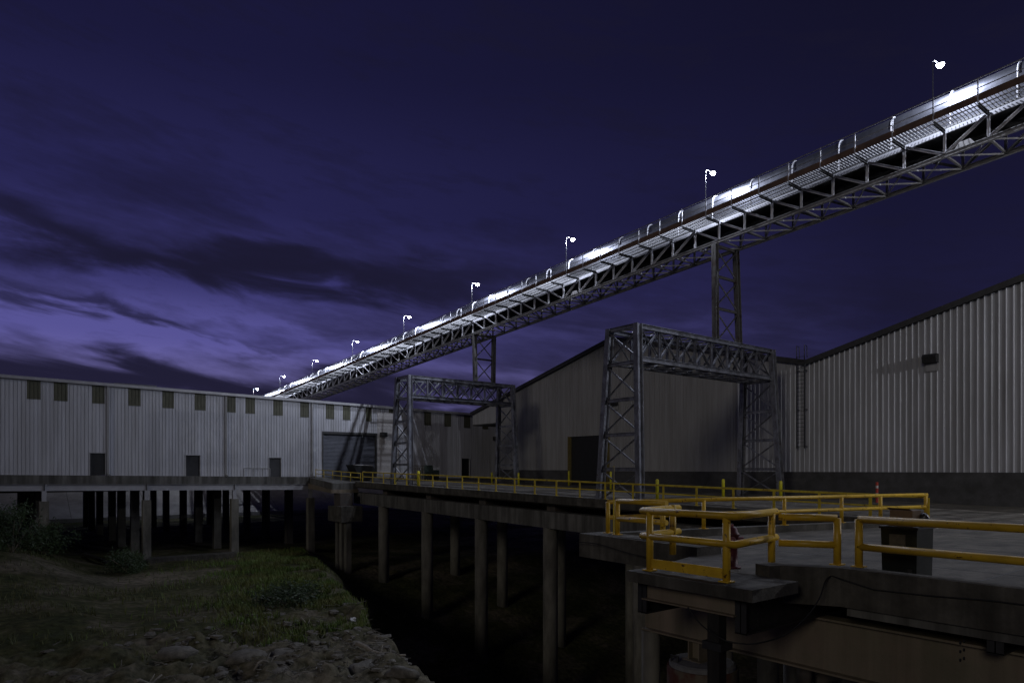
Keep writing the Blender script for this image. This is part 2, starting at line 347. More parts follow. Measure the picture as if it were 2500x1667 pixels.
# broken slab and plank on the ground in front of the warehouse columns
p = at(474, 1361, 68.5); p.z = ground_z(p.x, p.y)
mb = MB(); mb.prism([p+V((-4.2, 0, -.2)), p+V((4, -.5, -.2)), p+V((4.3, 1.2, -.2)), p+V((-3.8, 1.5, -.2))], (0, 0, .65))
tag(mb.build('concrete_slab', 'conc'), 'broken concrete slab lying between the warehouse columns', 'slab')
p = at(205, 1345, 69); q = at(262, 1362, 66)
mb = MB(); mb.bar((p.x, p.y, ground_z(p.x, p.y)+.25), (q.x, q.y, ground_z(q.x, q.y)+.25), .35, .3)
tag(mb.build('timber_baulk', 'timber'), 'dark timber baulk lying on the ground beside a bush', 'timber')
def bush(loc, r, h, n, lab):
    t = thing('bush', lab, 'bush', loc, 'bushes by the warehouse columns'); mb = MB(); L = V(loc)
    for i in range(9):
        a = random.uniform(0, 6.3); mb.path([L, L+V((math.cos(a)*r*.3, math.sin(a)*r*.3, h*.45)), L+V((math.cos(a)*r*.7, math.sin(a)*r*.7, h*.85))], .04, 5, .012)
    mb.build('stem', 'wood', t); mb = MB()
    cl = [(L+V((random.gauss(0, .42)*r, random.gauss(0, .42)*r, h*random.uniform(.15, 1))), random.uniform(.25, .5)*r) for _ in range(26)]
    for i in range(n):
        c, s = random.choice(cl); p = c+V((random.gauss(0, .5), random.gauss(0, .5), random.gauss(0, .45)))*s
        if p.z < L.z: continue
        a = V((random.gauss(0, 1), random.gauss(0, 1), random.gauss(0, 1))).normalized(); b = a.orthogonal().normalized(); w = random.uniform(.05, .11)
        mb.add([p-a*w*1.6, p+b*w*.6, p+a*w*1.6, p-b*w*.6], [(0, 1, 2, 3)])
    mb.build('foliage', 'leaf', t)
for (u, v, d, r, h, n, lab) in [(30, 1395, 56, 2.9, 3.4, 4200, 'big dark bush filling the left end of the bank'), (112, 1372, 62, 1.7, 2.6, 2200, 'rounded bush hiding the foot of the leftmost pale column'), (312, 1392, 60, 1.9, 1.6, 2000, 'low bush standing alone on the dirt before the columns'),
                            (700, 1458, 46, 1.9, .9, 2200, 'low green bush in the bright grass by the bank edge')]:
    p = at(u, v, d); p.z = ground_z(p.x, p.y)-.05; bush(tuple(p), r, h, n, lab)
# ------------------------------------------------------------------ far embankment behind the columns
mb = MB()
for i in range(14):
    x0 = -60+i*12; mb.add([(x0, 139, -8.6), (x0+11.94, 139, -8.6), (x0+11.94, 153, -2.2), (x0, 153, -2.2), (x0, 139, -12), (x0+11.94, 139, -12)], [(0, 1, 2, 3), (4, 5, 1, 0)])
mb.box(-60, 110, 138.4, 139.05, -9.5, -8.5); mb.add([(-60, 153, -2.2), (110, 153, -2.2), (110, 210, -2.0), (-60, 210, -2.0)], [(0, 1, 2, 3)])
tag(mb.build('embankment', 'slope'), 'pale concrete slope seen between the warehouse columns', 'embankment', kind='structure')
# ------------------------------------------------------------------ long warehouse on columns
YW = 76.0
def zt(x): return 8.22-.0172*(x-1.2)
def zb(x): return -.50-.0135*(x-1.2)
WX0, WX1 = -40.0, 60.0
W = thing('warehouse', 'long pale metal warehouse raised on concrete columns, low flat roof', 'warehouse', (14, 76, -1.3))
Z1 = .3615
wins = [(181, 275), (364, 457), (622, 707), (867, 950), (1097, 1175), (1315, 1390), (1533, 1592), (1657, 1722), (1845, 1910), (2027, 2087), (2200, 2257)]
wins = [(a*Z1, b*Z1) for a, b in wins]+[(600+a*.2979, 600+b*.2979) for a, b in [(795, 858), (983, 1032), (1172, 1218)]]+[(900+a*.2104, 900+b*.2104) for a, b in [(645, 725), (878, 958), (1105, 1180), (1320, 1388)]]
wins = [(xw(a), xw(b)) for a, b in wins]
wins = [(-13.6, -11.9), (-6.0, -4.3)]+wins
doors = [(xw(608*Z1), xw(710*Z1), 2.15), (xw(1255*Z1), xw(1350*Z1), 2.15), (xw(1817*Z1), xw(1897*Z1), 2.1), (xw(1127), xw(1146), 2.6)]
ROLL = (xw(789), xw(917), 4.15)
cuts = sorted([(a, b, 'w', 0) for a, b in wins]+[(a, b, 'd', zb((a+b)/2)+h) for a, b, h in doors]+[(ROLL[0], ROLL[1], 'd', ROLL[2])])
PR = [(0, 0), (.262, 0), (.272, -.05), (.298, -.05), (.305, 0)]
ev = sorted({WX0, WX1, *[c[0] for c in cuts], *[c[1] for c in cuts]})
mbw = MB()
for a, b in zip(ev, ev[1:]):
    m = (a+b)/2; top, bot = zt, zb
    for c in cuts:
        if c[0] <= m <= c[1]:
            if c[2] == 'w': top = lambda x: zt(x)-1.72
            else: bot = (lambda h: (lambda x: h))(c[3])
    ribbed(mbw, 'x', YW, a, b, bot, top, .305, PR, -1)
mbw.build('wall', 'wallwhite', W)
for a, b in wins:
    mb = MB(); ribbed(mb, 'x', YW+.004, a, b, lambda x: zt(x)-1.72, zt, .305, PR, -1)
    mb.box(a, b, YW-.05, YW+.01, zt(a)-1.76, zt(a)-1.71)
    mb.build('window', 'skylight', W)
for i, (a, b, h) in enumerate(doors):
    z0 = zb((a+b)/2); mb = MB()
    if i in (1, 2):
        n = 16
        for k in range(n): mb.add([(a, YW+.10, z0+h*k/n), (b, YW+.10, z0+h*k/n), (b, YW+.14, z0+h*(k+1)/n), (a, YW+.14, z0+h*(k+1)/n), (a, YW+.10, z0+h*(k+1)/n), (b, YW+.10, z0+h*(k+1)/n)], [(0, 1, 2, 3), (3, 2, 5, 4)])
    else:
        mb.box(a, b, YW+.10, YW+.14, z0, z0+h); mb.box(a+.1, b-.1, YW+.08, YW+.099, z0+h*.52, z0+h*.56)
    d = mb.build('door', 'door', W)
    mb = MB(); mb.box(a-.07, a, YW-.06, YW+.12, z0, z0+h); mb.box(b, b+.07, YW-.06, YW+.12, z0, z0+h); mb.box(a-.07, b+.07, YW-.06, YW+.12, z0+h, z0+h+.07)
    mb.build('frame', 'trim', d)
a, b, h = ROLL; mb = MB(); n = 34; z0 = -1.35
for k in range(n): mb.add([(a, YW+.16, z0+(h-z0)*k/n), (b, YW+.16, z0+(h-z0)*k/n), (b, YW+.20, z0+(h-z0)*(k+.8)/n), (a, YW+.20, z0+(h-z0)*(k+.8)/n), (a, YW+.16, z0+(h-z0)*(k+1)/n), (b, YW+.16, z0+(h-z0)*(k+1)/n)], [(0, 1, 2, 3), (3, 2, 5, 4)])
d = mb.build('roll_up_door', 'rolldoor', W)
mb = MB(); mb.box(a-.12, a, YW-.08, YW+.2, z0, h); mb.box(b, b+.14, YW-.08, YW+.2, z0, h); mb.box(a-.12, b+.14, YW-.1, YW+.2, h, h+.28); mb.build('frame', 'darktrim', d)
mb = MB(); mb.box(b+.2, b+3.2, YW-.075, YW-.06, -1.25, 7.0); mb.build('stucco_patch', 'wallpatch', W)
for u in (727*Z1, 1524*Z1, 2106*Z1):
    x = xw(u); mb = MB(); mb.box(x-.09, x+.09, YW-.2, YW-.061, zb(x)+.1, zt(x)-.05); mb.tube((x, YW-.15, zb(x)+.2), (x+.1, YW-.45, zb(x)+.02), .09, 6); mb.build('downspout', 'walltan', W)
mb = MB(); x0, x1 = WX0, WX1
mb.prism([(x0, YW-.32, zt(x0)-.02), (x1, YW-.32, zt(x1)-.02), (x1, YW-.32, zt(x1)+.26), (x0, YW-.32, zt(x0)+.26)], (0, .36, 0)); mb.build('gutter', 'trim', W)
mb = MB(); mb.add([(x0, YW-.1, zt(x0)+.27), (x1, YW-.1, zt(x1)+.27), (x1, 128, zt(x1)+.95), (x0, 128, zt(x0)+.95), (x0, YW-.1, zt(x0)+.05), (x1, YW-.1, zt(x1)+.05), (x1, 128, zt(x1)+.6), (x0, 128, zt(x0)+.6)],
    [(0, 1, 2, 3), (7, 6, 5, 4), (0, 4, 5, 1), (1, 5, 6, 2), (2, 6, 7, 3), (3, 7, 4, 0)])
xv = xw(330); mb.box(xv-1.6, xv+2.2, 77.5, 79, 8.2, 8.62)
mb.build('roof', 'roof', W)
mb = MB(); mb.add([(x0, 128, -1), (x1, 128, -1), (x1, 128, 8), (x0, 128, 8.8), (x1, YW, -1.2), (x1, YW, 7.2)], [(1, 0, 3, 2), (4, 1, 2, 5)]); mb.build('rear_wall', 'walltan', W)
mb = MB()
mb.prism([(x0, YW-.28, zb(x0)-.84), (x1, YW-.28, zb(x1)-.84), (x1, YW-.28, zb(x1)+.0), (x0, YW-.28, zb(x0)+.0)], (0, .5, 0))
mb.build('concrete_base', 'concskirt', W)
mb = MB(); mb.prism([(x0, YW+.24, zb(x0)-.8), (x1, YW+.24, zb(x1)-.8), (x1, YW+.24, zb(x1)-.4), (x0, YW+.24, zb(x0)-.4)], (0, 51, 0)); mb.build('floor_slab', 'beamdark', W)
CX = [4.4+8.45*i for i in range(-4, 4)]
for i in range(len(CX)):
    xa = CX[i]+.05; xb = CX[i]+8.40
    if CX[i] > 25: xb = 31.2
    mb = MB(); za = zb(xa)-.86; zb_ = zb(xb)-.86
    mb.ibeam((xa, YW-.12, za-.3), (xb, YW-.12, zb_-.3), .32, .6); mb.box((xa), xa+.03, YW-.26, YW+.02, za-.58, za-.02); mb.box(xb-.03, xb, YW-.26, YW+.02, zb_-.58, zb_-.02)
    mb.build('edge_beam', 'beampale', W)
# columns: front row with a steel stub on top, the rows behind plain
cp = None
for r, (y, off) in enumerate([(75.9, 0), (83.2, .1), (91.5, 0), (100.5, .2), (110.5, 0), (120.5, .1), (126.5, 0)]):
    for x in CX:
        x = x+off; g = ground_z(x, y, False)-.5
        if r == 0 and x < -14: continue
        mb = MB(); top = zb(x)-1.47
        if r == 0:
            mb.box(x-.37, x+.37, y-.37, y+.37, g, top-.95); c = mb.build('column', 'pile', W)
            mb = MB(); mb.ibeam((x, y, top-.95), (x, y, top), .36, .36, (0, 1, 0)); mb.build('steel_stub', 'beampale', c)
        else:
            mb.box(x-.4, x+.4, y-.4, y+.4, g, top+.62); mb.build('column', 'pile', W)
for y in (83.2, 91.5, 100.5, 110.5, 120.5):
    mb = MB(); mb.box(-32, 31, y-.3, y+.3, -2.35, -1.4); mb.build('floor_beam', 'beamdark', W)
x = xw(933); mb = MB(); mb.box(x-.35, x+.35, YW-.75, YW-.08, 4.0, 4.55); mb.build('wall_light', 'dark', W)
x = xw(1207); mb = MB(); mb.box(x-.35, x+.35, YW-.75, YW-.08, 4.0, 4.55); mb.build('wall_light', 'dark', W)
x = xw(632); mb = MB(); mb.bar((x-1.6, YW-.09, zb(x)+.95), (x+1.2, YW-.09, zb(x)+.9), .05, .05); [mb.bar((x+o, YW-.09, zb(x)+.02), (x+o, YW-.09, zb(x)+.9), .05, .05) for o in (-1.6, -.6, .4, 1.2)]; mb.build('pipe_rail', 'walltan', W)
# ------------------------------------------------------------------ gabled hall on the right
XB = 50.0
def gz(y):
    if y < 6.7: return 13.2-.25*(6.7-y)
    if y < 27: return 8.14+.25*(27-y)
    if y < 47.3: return 8.14+.245*(y-27)
    return 13.1-.24*(y-47.3)
def pz(y): return -.57+.0079*y
H = thing('gabled_hall', 'grey ribbed metal hall with twin gables meeting in a valley', 'building', (50, 30, -2.2))
PR2 = [(0, 0), (.25, 0), (.285, .042), (.335, .042), (.37, 0), (.385, 0)]
mb = MB()
for a, b in ((-25, 6.7), (6.7, 27), (27, 33.2)): ribbed(mb, 'y', XB, a, b, pz, lambda y: gz(y)-.12, .385, PR2, -1)
mb.build('ribbed_wall', 'wallgrey', H)
PR3 = [(0, 0), (.27, 0), (.28, -.03), (.30, -.03), (.305, 0)]
DH = (48.2, 53.7, 3.5)
mb = MB()
ribbed(mb, 'y', XB, 33.2, 47.3, pz, lambda y: gz(y)-.12, .305, PR3, -1); ribbed(mb, 'y', XB, 47.3, DH[0], pz, lambda y: gz(y)-.12, .305, PR3, -1)
ribbed(mb, 'y', XB, DH[0], DH[1], lambda y: DH[2], lambda y: gz(y)-.12, .305, PR3, -1)
ribbed(mb, 'y', XB, DH[1], 66.8, pz, lambda y: gz(y)-.12, .305, PR3, -1)
mb.build('plain_wall', 'walltan', H)
mb = MB(); ribbed(mb, 'y', XB-.01, 66.8, 72.2, lambda y: 5.75, lambda y: gz(y)-.12, .385, PR2, -1); mb.build('canopy_gable', 'wallgrey', H)
mb = MB(); mb.box(XB, XB+30, 66.8, 72.2, 5.6, 5.74); mb.build('canopy_soffit', 'darktrim', H)
mb = MB(); mb.add([(XB+.05, 66.8, -2), (XB+40, 66.8, -2), (XB+40, 66.8, 8), (XB+.05, 66.8, 8)], [(3, 2, 1, 0)]); mb.build('side_wall', 'walltan', H)
mb = MB(); mb.box(XB-.12, XB+.1, -25, DH[0]-.35, -2.8, -.2)
mb.box(XB-.12, XB+.1, DH[1]+.35, 66.8, -2.8, -.1)
mb.build('concrete_base', 'base', H)
mb = MB(); mb.box(XB+.15, XB+.22, DH[0], DH[1], -2.2, DH[2]); d = mb.build('loading_door', 'door', H)
for y in (DH[1], DH[0]-.3): mb = MB(); mb.box(XB-.14, XB+.2, y, y+.3, -2.2, DH[2]+.02); mb.build('jamb', 'jamb', d)
pts = [-25, 6.7, 27, 47.3, 72.4]
mb = MB(); vs = []; fs = []
for y in pts:
    for x, dz in ((XB-.28, .24), (XB+60, .24), (XB+60, 0), (XB-.28, 0)): vs.append((x, y, gz(y)+dz-.02))
for i in range(len(pts)-1):
    for j in range(4): fs.append((i*4+j, i*4+(j+1) % 4, (i+1)*4+(j+1) % 4, (i+1)*4+j))
fs += [(3, 2, 1, 0), (16, 17, 18, 19)]; mb.add(vs, fs); mb.build('roof', 'roof', H)
mb = MB(); vs = []; fs = []
for y in pts:
    for x, dz in ((XB-.33, .26), (XB-.285, .26), (XB-.285, -.14), (XB-.33, -.14)): vs.append((x, y, gz(y)+dz))
for i in range(len(pts)-1):
    for j in range(4): fs.append((i*4+j, (i+1)*4+j, (i+1)*4+(j+1) % 4, i*4+(j+1) % 4))
mb.add(vs, fs); mb.build('fascia', 'darktrim', H)
mb = MB()
for y in (27.0, 27.62):
    mb.bar((XB-.45, y, 1.6), (XB-.45, y, 8.7), .06, .06); mb.path([(XB-.45, y, 8.7), (XB-.45, y, 9.5), (XB-.1, y, 9.5), (XB-.05, y, 8.6)], .03, 5)
    for z in (1.75, 4.6, 7.6): mb.bar((XB-.45, y, z), (XB, y, z), .06, .05)
for i in range(24): mb.tube((XB-.45, 27.0, 1.75+.3*i), (XB-.45, 27.62, 1.75+.3*i), .018, 5)
mb.build('roof_ladder', 'dark', H)
def walllight(y, z, s):
    mb = MB(); mb.prism([(XB-.1, y-.5*s, z-.35*s), (XB-.62*s, y-.5*s, z-.3*s), (XB-.78*s, y-.5*s, z+.12*s), (XB-.55*s, y-.5*s, z+.36*s), (XB-.1, y-.5*s, z+.36*s)], (0, 1.0*s, 0))
    o = mb.build('wall_light', 'dark', H)
    mb = MB(); mb.box(XB-.12, XB-.076, y-.52*s, y+.45*s, z-.95*s, z-.36*s); mb.build('mounting_plate', 'walltan', o)
walllight(18.3, 7.35, .85); walllight(47.0, 6.6, .7)
cu = bpy.data.curves.new('wall_lettering', 'FONT'); cu.body = 'NO PARKING'; cu.size = .34; cu.extrude = .001; cu.align_x = 'CENTER'
to = bpy.data.objects.new('wall_lettering_text', cu); COL.objects.link(to); bpy.context.view_layer.update()
me = bpy.data.meshes.new_from_object(to.evaluated_get(bpy.context.evaluated_depsgraph_get())); bpy.data.objects.remove(to)
me.materials.append(M['paint']); lo = bpy.data.objects.new('wall_lettering', me); COL.objects.link(lo); lo.parent = H
lo.location = V((XB-.125, 28.1, -.95))-V(H['_l']); lo.rotation_euler = (math.pi/2, 0, -math.pi/2)
# ------------------------------------------------------------------ wharf deck
D = thing('wharf', 'long concrete wharf deck carried on rows of thick round piles', 'wharf', (40, 28, -2))
def strip(mb, x0, x1, ys, top, dep):
    for a, b in zip(ys, ys[1:]):
        za, zb_ = deck_z(a)+top, deck_z(b)+top
        mb.add([(x0, a, za), (x1, a, za), (x1, b, zb_), (x0, b, zb_), (x0, a, za-dep), (x1, a, za-dep), (x1, b, zb_-dep), (x0, b, zb_-dep)],
               [(0, 1, 2, 3), (7, 6, 5, 4), (0, 4, 5, 1), (1, 5, 6, 2), (2, 6, 7, 3), (3, 7, 4, 0)])
mb = MB(); strip(mb, 31.02, XB+.05, [-30, 12, 28, 44, 60, 75.7], 0, .5); mb.build('deck_slab', 'concdeck', D)
mb = MB(); strip(mb, 30.72, 31.3, [12.2, 28, 44, 60, 66], .16, .55); mb.build('curb', 'conc', D)
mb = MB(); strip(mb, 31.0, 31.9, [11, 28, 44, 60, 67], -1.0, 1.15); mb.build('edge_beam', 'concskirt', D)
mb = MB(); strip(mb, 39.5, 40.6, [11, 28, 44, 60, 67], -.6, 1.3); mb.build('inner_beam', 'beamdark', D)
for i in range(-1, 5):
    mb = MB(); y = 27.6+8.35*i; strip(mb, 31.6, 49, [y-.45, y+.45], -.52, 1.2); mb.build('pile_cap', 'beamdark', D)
for i in range(-2, 5):
    y = 27.5+8.4*i
    for x in (31.5, 40.0):
        g = ground_z(x, y)-.6; mb = MB(); mb.lathe((x, y, 0), [(.53, g), (.525, deck_z(y)-2.14)], 20); mb.build('pile', 'pile', D, smooth=True)
for x in (33.2, 36.4):
    mb = MB(); strip(mb, x, x+.07, [12, 28, 44, 60, 70], .03, .06); mb.build('track_rail', 'truss', D)
# pale apron at the far end
A = thing('approach_slab', 'low concrete approach slab joining the wharf to the warehouse corner', 'slab', (29, 70, -2))
mb = MB(); mb.add([(28.2, 66, -2.1), (31.0, 66, -2.1), (31.0, 75.7, -1.6), (29.6, 75.7, -1.6), (28.2, 66, -1.42), (31.0, 66, -1.42), (31.0, 75.7, -.95), (29.6, 75.7, -.95)], [(3, 2, 1, 0), (4, 5, 6, 7), (0, 1, 5, 4), (1, 2, 6, 5), (2, 3, 7, 6), (3, 0, 4, 7)]); mb.build('slab', 'concskirt', A)
mb = MB(); mb.add([(28.0, 65.8, -2.45), (31.0, 65.8, -2.45), (31.0, 75.7, -2.2), (29.4, 75.7, -2.2), (28.0, 65.8, -2.11), (31.0, 65.8, -2.11), (31.0, 75.7, -1.62), (29.4, 75.7, -1.62)], [(3, 2, 1, 0), (4, 5, 6, 7), (0, 1, 5, 4), (1, 2, 6, 5), (2, 3, 7, 6), (3, 0, 4, 7)]); mb.build('soffit_beam', 'tan', A)
P_ = thing('pile_bent', 'squat concrete cap on three slim square piles under the wharf end', 'pile bent', (29, 65.5, -5))
mb = MB(); mb.box(28.1, 30.4, 63.6, 66.9, -5.3, -3.75); mb.build('cap', 'conc', P_)
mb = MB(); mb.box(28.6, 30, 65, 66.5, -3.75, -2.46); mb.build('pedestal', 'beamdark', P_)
for y in (66.3, 65.25, 64.1):
    mb = MB(); mb.box(28.75, 29.3, y-.27, y+.27, ground_z(29, y)-.8, -5.3); mb.build('pile', 'pile', P_)
# ------------------------------------------------------------------ guard rails
def rails(name, label, pts, posts, zrel, r, m, cat='railing', group='yellow railings on the wharf', base=True):
    """pts: list of (path of 3D points at the base line, list of heights)"""
    t = thing(name, label, cat, tuple(posts[0]), group)
    for h, nm in zrel:
        mb = MB(); mb.path([V(p)+V((0, 0, h)) for p in pts], r, 12); mb.build(nm, m, t, smooth=True)
    for p in posts:
        p = V(p); mb = MB(); mb.tube(p, p+V((0, 0, zrel[0][0])), r, 12); o = mb.build('post', m, t, smooth=True)
        if base:
            mb = MB(); mb.box(p.x-.12, p.x+.12, p.y-.12, p.y+.12, p.z-.01, p.z+.015); mb.build('base_plate', m, o)
    return t
LR = thing('guard_rail', 'long dull yellow angle iron guard rail along the far wharf edge', 'railing', (31, 40, -1.9), 'yellow railings on the wharf')
ys = [11.5+2.317*i for i in range(24)]
def lz(y): return deck_z(y)+.16
def railrun(o, nm, dz, w):
    mb = MB()
    for a, b in zip(ys, ys[1:]): mb.angle((31.0, a, lz(a)+dz), (31.0, b, lz(b)+dz), w)
    mb.build(nm, 'yellowold', o)
railrun(LR, 'top_rail', 1.03, .1); railrun(LR, 'mid_rail', .55, .07)
for y in ys:
    z = lz(y); mb = MB(); mb.box(30.96, 31.04, y-.006, y+.006, z, z+1.0); mb.box(30.955, 30.967, y-.07, y+.07, z, z+1.0); mb.box(30.9, 31.12, y-.11, y+.11, z, z+.015); mb.build('post', 'yellowold', LR)
rails('guard_rail', 'thin far yellow rail on the approach slab beside the roll up door', [(30.9, 65, -1.35), (30.2, 75.5, -.95)], [(30.9, 65.1, -1.35), (30.75, 67.2, -1.3), (30.62, 69.3, -1.2), (30.5, 71.3, -1.12), (30.35, 73.4, -1.03), (30.2, 75.4, -.95)], [(.92, 'top_rail'), (.45, 'mid_rail')], .035, 'yellowold', base=False)
ZC = -2.06
rails('guard_rail', 'near yellow pipe rail running out of the right edge of the photo', [(14.62, 6.76, ZC), (14.62, 3.4, ZC), (14.62, -1, ZC), (14.62, -8, ZC)], [(14.62, 6.76, ZC), (14.62, 3.2, ZC), (14.62, -.4, ZC), (14.62, -4, ZC), (14.62, -7.9, ZC)], [(1.0, 'top_rail'), (.42, 'mid_rail')], .08, 'yellow')
rails('guard_rail', 'short yellow pipe rail set askew across the platform corner', [(13.98, 8.22, ZC), (14.58, 7.2, ZC)], [(14.58, 7.2, ZC)], [(1.0, 'top_rail'), (.42, 'mid_rail')], .08, 'yellow')
B = rails('guard_rail', 'yellow pipe rail round the jutting balcony with a kick plate', [(13.45, 10.55, -2.28), (11.9, 10.35, -2.28), (11.9, 7.95, -2.28), (14.0, 8.3, -2.28)], [(11.9, 10.15, -2.28), (11.9, 8.14, -2.28)], [(1.33, 'top_rail'), (.76, 'mid_rail')], .08, 'yellow')
for p in ((13.15, 10.5, -2.06), (13.78, 8.27, -2.06)):
    mb = MB(); mb.tube(p, (p[0], p[1], -.9 if p[1] < 9 else -.86), .08, 12); mb.build('post', 'yellow', B, smooth=True)
mb = MB(); mb.box(11.87, 11.9, 8.2, 10.1, -2.23, -2.02); mb.build('kick_plate', 'yellow', B)
rails('guard_rail', 'stubby yellow pipe rail on the curb at the platform left corner', [(15.75, 14.75, ZC), (15.7, 12.75, ZC)], [(15.75, 14.75, ZC), (15.7, 12.9, ZC)], [(1.06, 'top_rail'), (.5, 'mid_rail')], .08, 'yellow')
fp = [(15.95, 15.35, ZC), (31.0, 11.55, ZC)]
def fl(t): return tuple(V(fp[0]).lerp(V(fp[1]), t))
rails('guard_rail', 'long bright yellow pipe rail across the back of the platform', fp, [fl(t) for t in (0, .25, .49, .68, .82, .995)], [(1.0, 'top_rail'), (.5, 'mid_rail')], .07, 'yellow')
# sign on a thin pole
S = thing('sign_post', 'thin yellow pole carrying a narrow grey sign plate seen from behind', 'sign', (15.85, 15.0, ZC))
mb = MB(); mb.tube((15.85, 15.0, ZC), (15.85, 15.0, .1), .022, 8); mb.build('pole', 'yellowold', S)
mb = MB(); mb.bar((15.83, 15.0, -.42), (15.83, 15.0, .08), .11, .012, (1, -.3, 0)); mb.build('sign_plate', 'sign', S)
# ------------------------------------------------------------------ near platform
PL = thing('platform', 'near concrete platform with curbs on brown steel girders', 'platform', (20, 5, -2.3))
for k, (x0, x1, y0, y1) in enumerate([(17.6, 17.63, -16, 14.6), (22.3, 22.33, -16, 13.4), (26.6, 26.63, -16, 12.4), (14.5, 30.9, 5.0, 5.03), (14.5, 30.9, 9.4, 9.43), (14.5, 30.9, .5, .53)]):
    mb = MB(); mb.box(x0, x1, y0, y1, -2.31, -2.2965); mb.build('joint', 'darktrim', PL)
out = [(14.1, -16), (30.98, -16), (30.98, 11.7), (15.15, 15.75), (14.9, 11.2), (13.2, 10.7), (13.2, 8.0), (13.5, 7.85), (14.1, 6.85)]
mb = MB(); mb.prism([(x, y, -2.62) for x, y in out], (0, 0, .32)); mb.build('slab', 'concdeck', PL)
def curb(pts, w, z0, z1, nm='curb', m='conc'):
    mb = MB(); pts = [V((*p, 0)) for p in pts]; n = len(pts); L_, R_ = [], []
    for i, p in enumerate(pts):
        d = (pts[min(i+1, n-1)]-pts[max(i-1, 0)]).normalized(); s = V((d.y, -d.x, 0)); L_.append(p); R_.append(p+s*w)
    poly = L_+R_[::-1]; mb.prism([(p.x, p.y, z0) for p in poly], (0, 0, z1-z0)); mb.build(nm, m, PL)
curb([(14.06, -16), (14.06, 6.88), (13.46, 7.88), (13.18, 7.96)], .42, -2.86, ZC)
curb([(14.84, 11.05), (15.1, 15.8)], 1.0, -2.8, ZC)
curb([(16.12, 15.55), (30.95, 11.85)], .4, -2.75, ZC-.003)
mb = MB(); mb.box(14.18, 14.5, -16, 6.8, -3.05, -2.865); mb.build('ledge', 'concskirt', PL)
mb = MB(); mb.box(11.5, 13.16, 7.3, 10.5, -2.54, -2.3); mb.build('balcony_slab', 'conc', PL)
mb = MB(); mb.ibeam((12.0, 7.95, -2.76), (12.0, 10.35, -2.76), .3, .42); mb.build('balcony_beam', 'tan', PL)
for y in (7.85, 10.42, 4.2, .6, -3):
    mb = MB(); x0 = 11.95 if y > 7 else 14.25; mb.ibeam((x0, y, -2.97), (30, y, -2.97), .26, .68); mb.box(x0, x0+.02, y-.13, y+.13, -3.3, -2.64)
    for i in range(3):
        for j in range(2): mb.tube((12.55+j*.16, y-.028, -2.83-.14*i), (12.55+j*.16, y-.01, -2.83-.14*i), .03, 6)
    mb.build('cross_beam', 'dark', PL)
for x, m, y1 in ((15.0, 'tan', 12.95), (20.5, 'beamdark', 14.0), (26, 'beamdark', 12.3)):
    mb = MB(); mb.ibeam((x, -16, -3.95), (x, y1, -3.95), .42, 1.24, tf=.045)
    for i in range(9): mb.box(x-.2, x-.012, y1-.8-3.3*i, y1-.785-3.3*i, -4.52, -3.38) if m != 'tan' else None
    mb.build('girder', m, PL)
for x in (15.0, 22.5):
    for y in (12.75, 4.6, -3.5):
        mb = MB(); mb.lathe((x, y, 0), [(.26, -18.5), (.26, -4.58)], 14); mb.build('pile', 'pile', PL, smooth=True)
mb = MB(); mb.path([(16.2, 8.6, -5.25), (22, 8.2, -5.1)], .16, 10); mb.path([(15.2, 7.4, -5.6), (21, 4, -5.4)], .13, 10); mb.box(15.6, 15.9, 8.4, 8.7, -5.2, -4.56); mb.build('brace_pipe', 'beamdark', PL, smooth=True)
CA = thing('caisson', 'stout rusty steel caisson with a pale concrete top under the platform', 'caisson', (15, 11.2, -6))
mb = MB(); mb.lathe((15, 11.0, 0), [(.92, -18), (.92, -5.22), (.9, -5.19)], 30); mb.build('shell', 'caisson', CA, smooth=True)
mb = MB(); mb.lathe((15, 11.0, 0), [(.87, -5.3), (.86, -5.1), (.80, -5.06)], 26); mb.build('cap', 'caissontop', CA)
mb = MB(); mb.ibeam((15, 11.15, -5.07), (15, 11.15, -4.575), .36, .36, (0, 1, 0)); mb.box(14.7, 15.3, 10.85, 11.45, -5.06, -5.04); mb.build('stub_column', 'tan', CA)
mb = MB(); mb.path([(14.35, 11.5, -5.08), (14.35, 11.5, -4.92), (14.35, 11.3, -4.92), (14.35, 11.3, -5.08)], .03, 6); mb.build('lifting_eye', 'dark', CA)
FP = thing('fender_post', 'black vertical timber post clamped under the balcony', 'post', (12.0, 8.45, -3))
mb = MB(); mb.box(11.87, 12.13, 8.3, 8.58, -18, -2.98); mb.build('shaft', 'timber', FP)
mb = MB(); mb.box(11.8, 12.2, 8.2, 8.66, -3.72, -3.56); mb.build('clamp', 'dark', FP)
mb = MB(); pts = [at(1679, 1482, 14.0), at(1715, 1527, 13.7), at(1766, 1560, 13.35), at(1800, 1569, 13.25), at(1845, 1570, 13.2), at(1914, 1550, 13.3), at(1967, 1507, 13.5), at(2000, 1461, 13.75), at(2015, 1418, 14.0), at(2030, 1405, 14.15)]
def smoothpath(p, k=5):
    o = []
    for i in range(len(p)-1):
        a, b, c, d = p[max(i-1, 0)], p[i], p[i+1], p[min(i+2, len(p)-1)]
        for j in range(k):
            t = j/k; o.append(.5*((2*b)+(c-a)*t+(2*a-5*b+4*c-d)*t*t+(3*b-a-3*c+d)*t**3))
    return o+[p[-1]]
pts = smoothpath(pts)+[V((14.03, y, -2.36-.05*math.sin(y*1.3))) for y in (6.2, 5.2, 4.2, 3.2, 2, 0, -3)]
mb.path(pts, .014, 6); tag(mb.build('cable', 'cable', smooth=True), 'black cable looping under the balcony and along the platform edge', 'cable')
mb = MB(); mb.path(smoothpath([V((14.8, 15.6, -2.3)), V((14.76, 14.6, -2.28)), V((14.72, 13.4, -2.42)), V((14.74, 12.2, -2.5)), V((14.7, 11.2, -2.47))]), .012, 6)
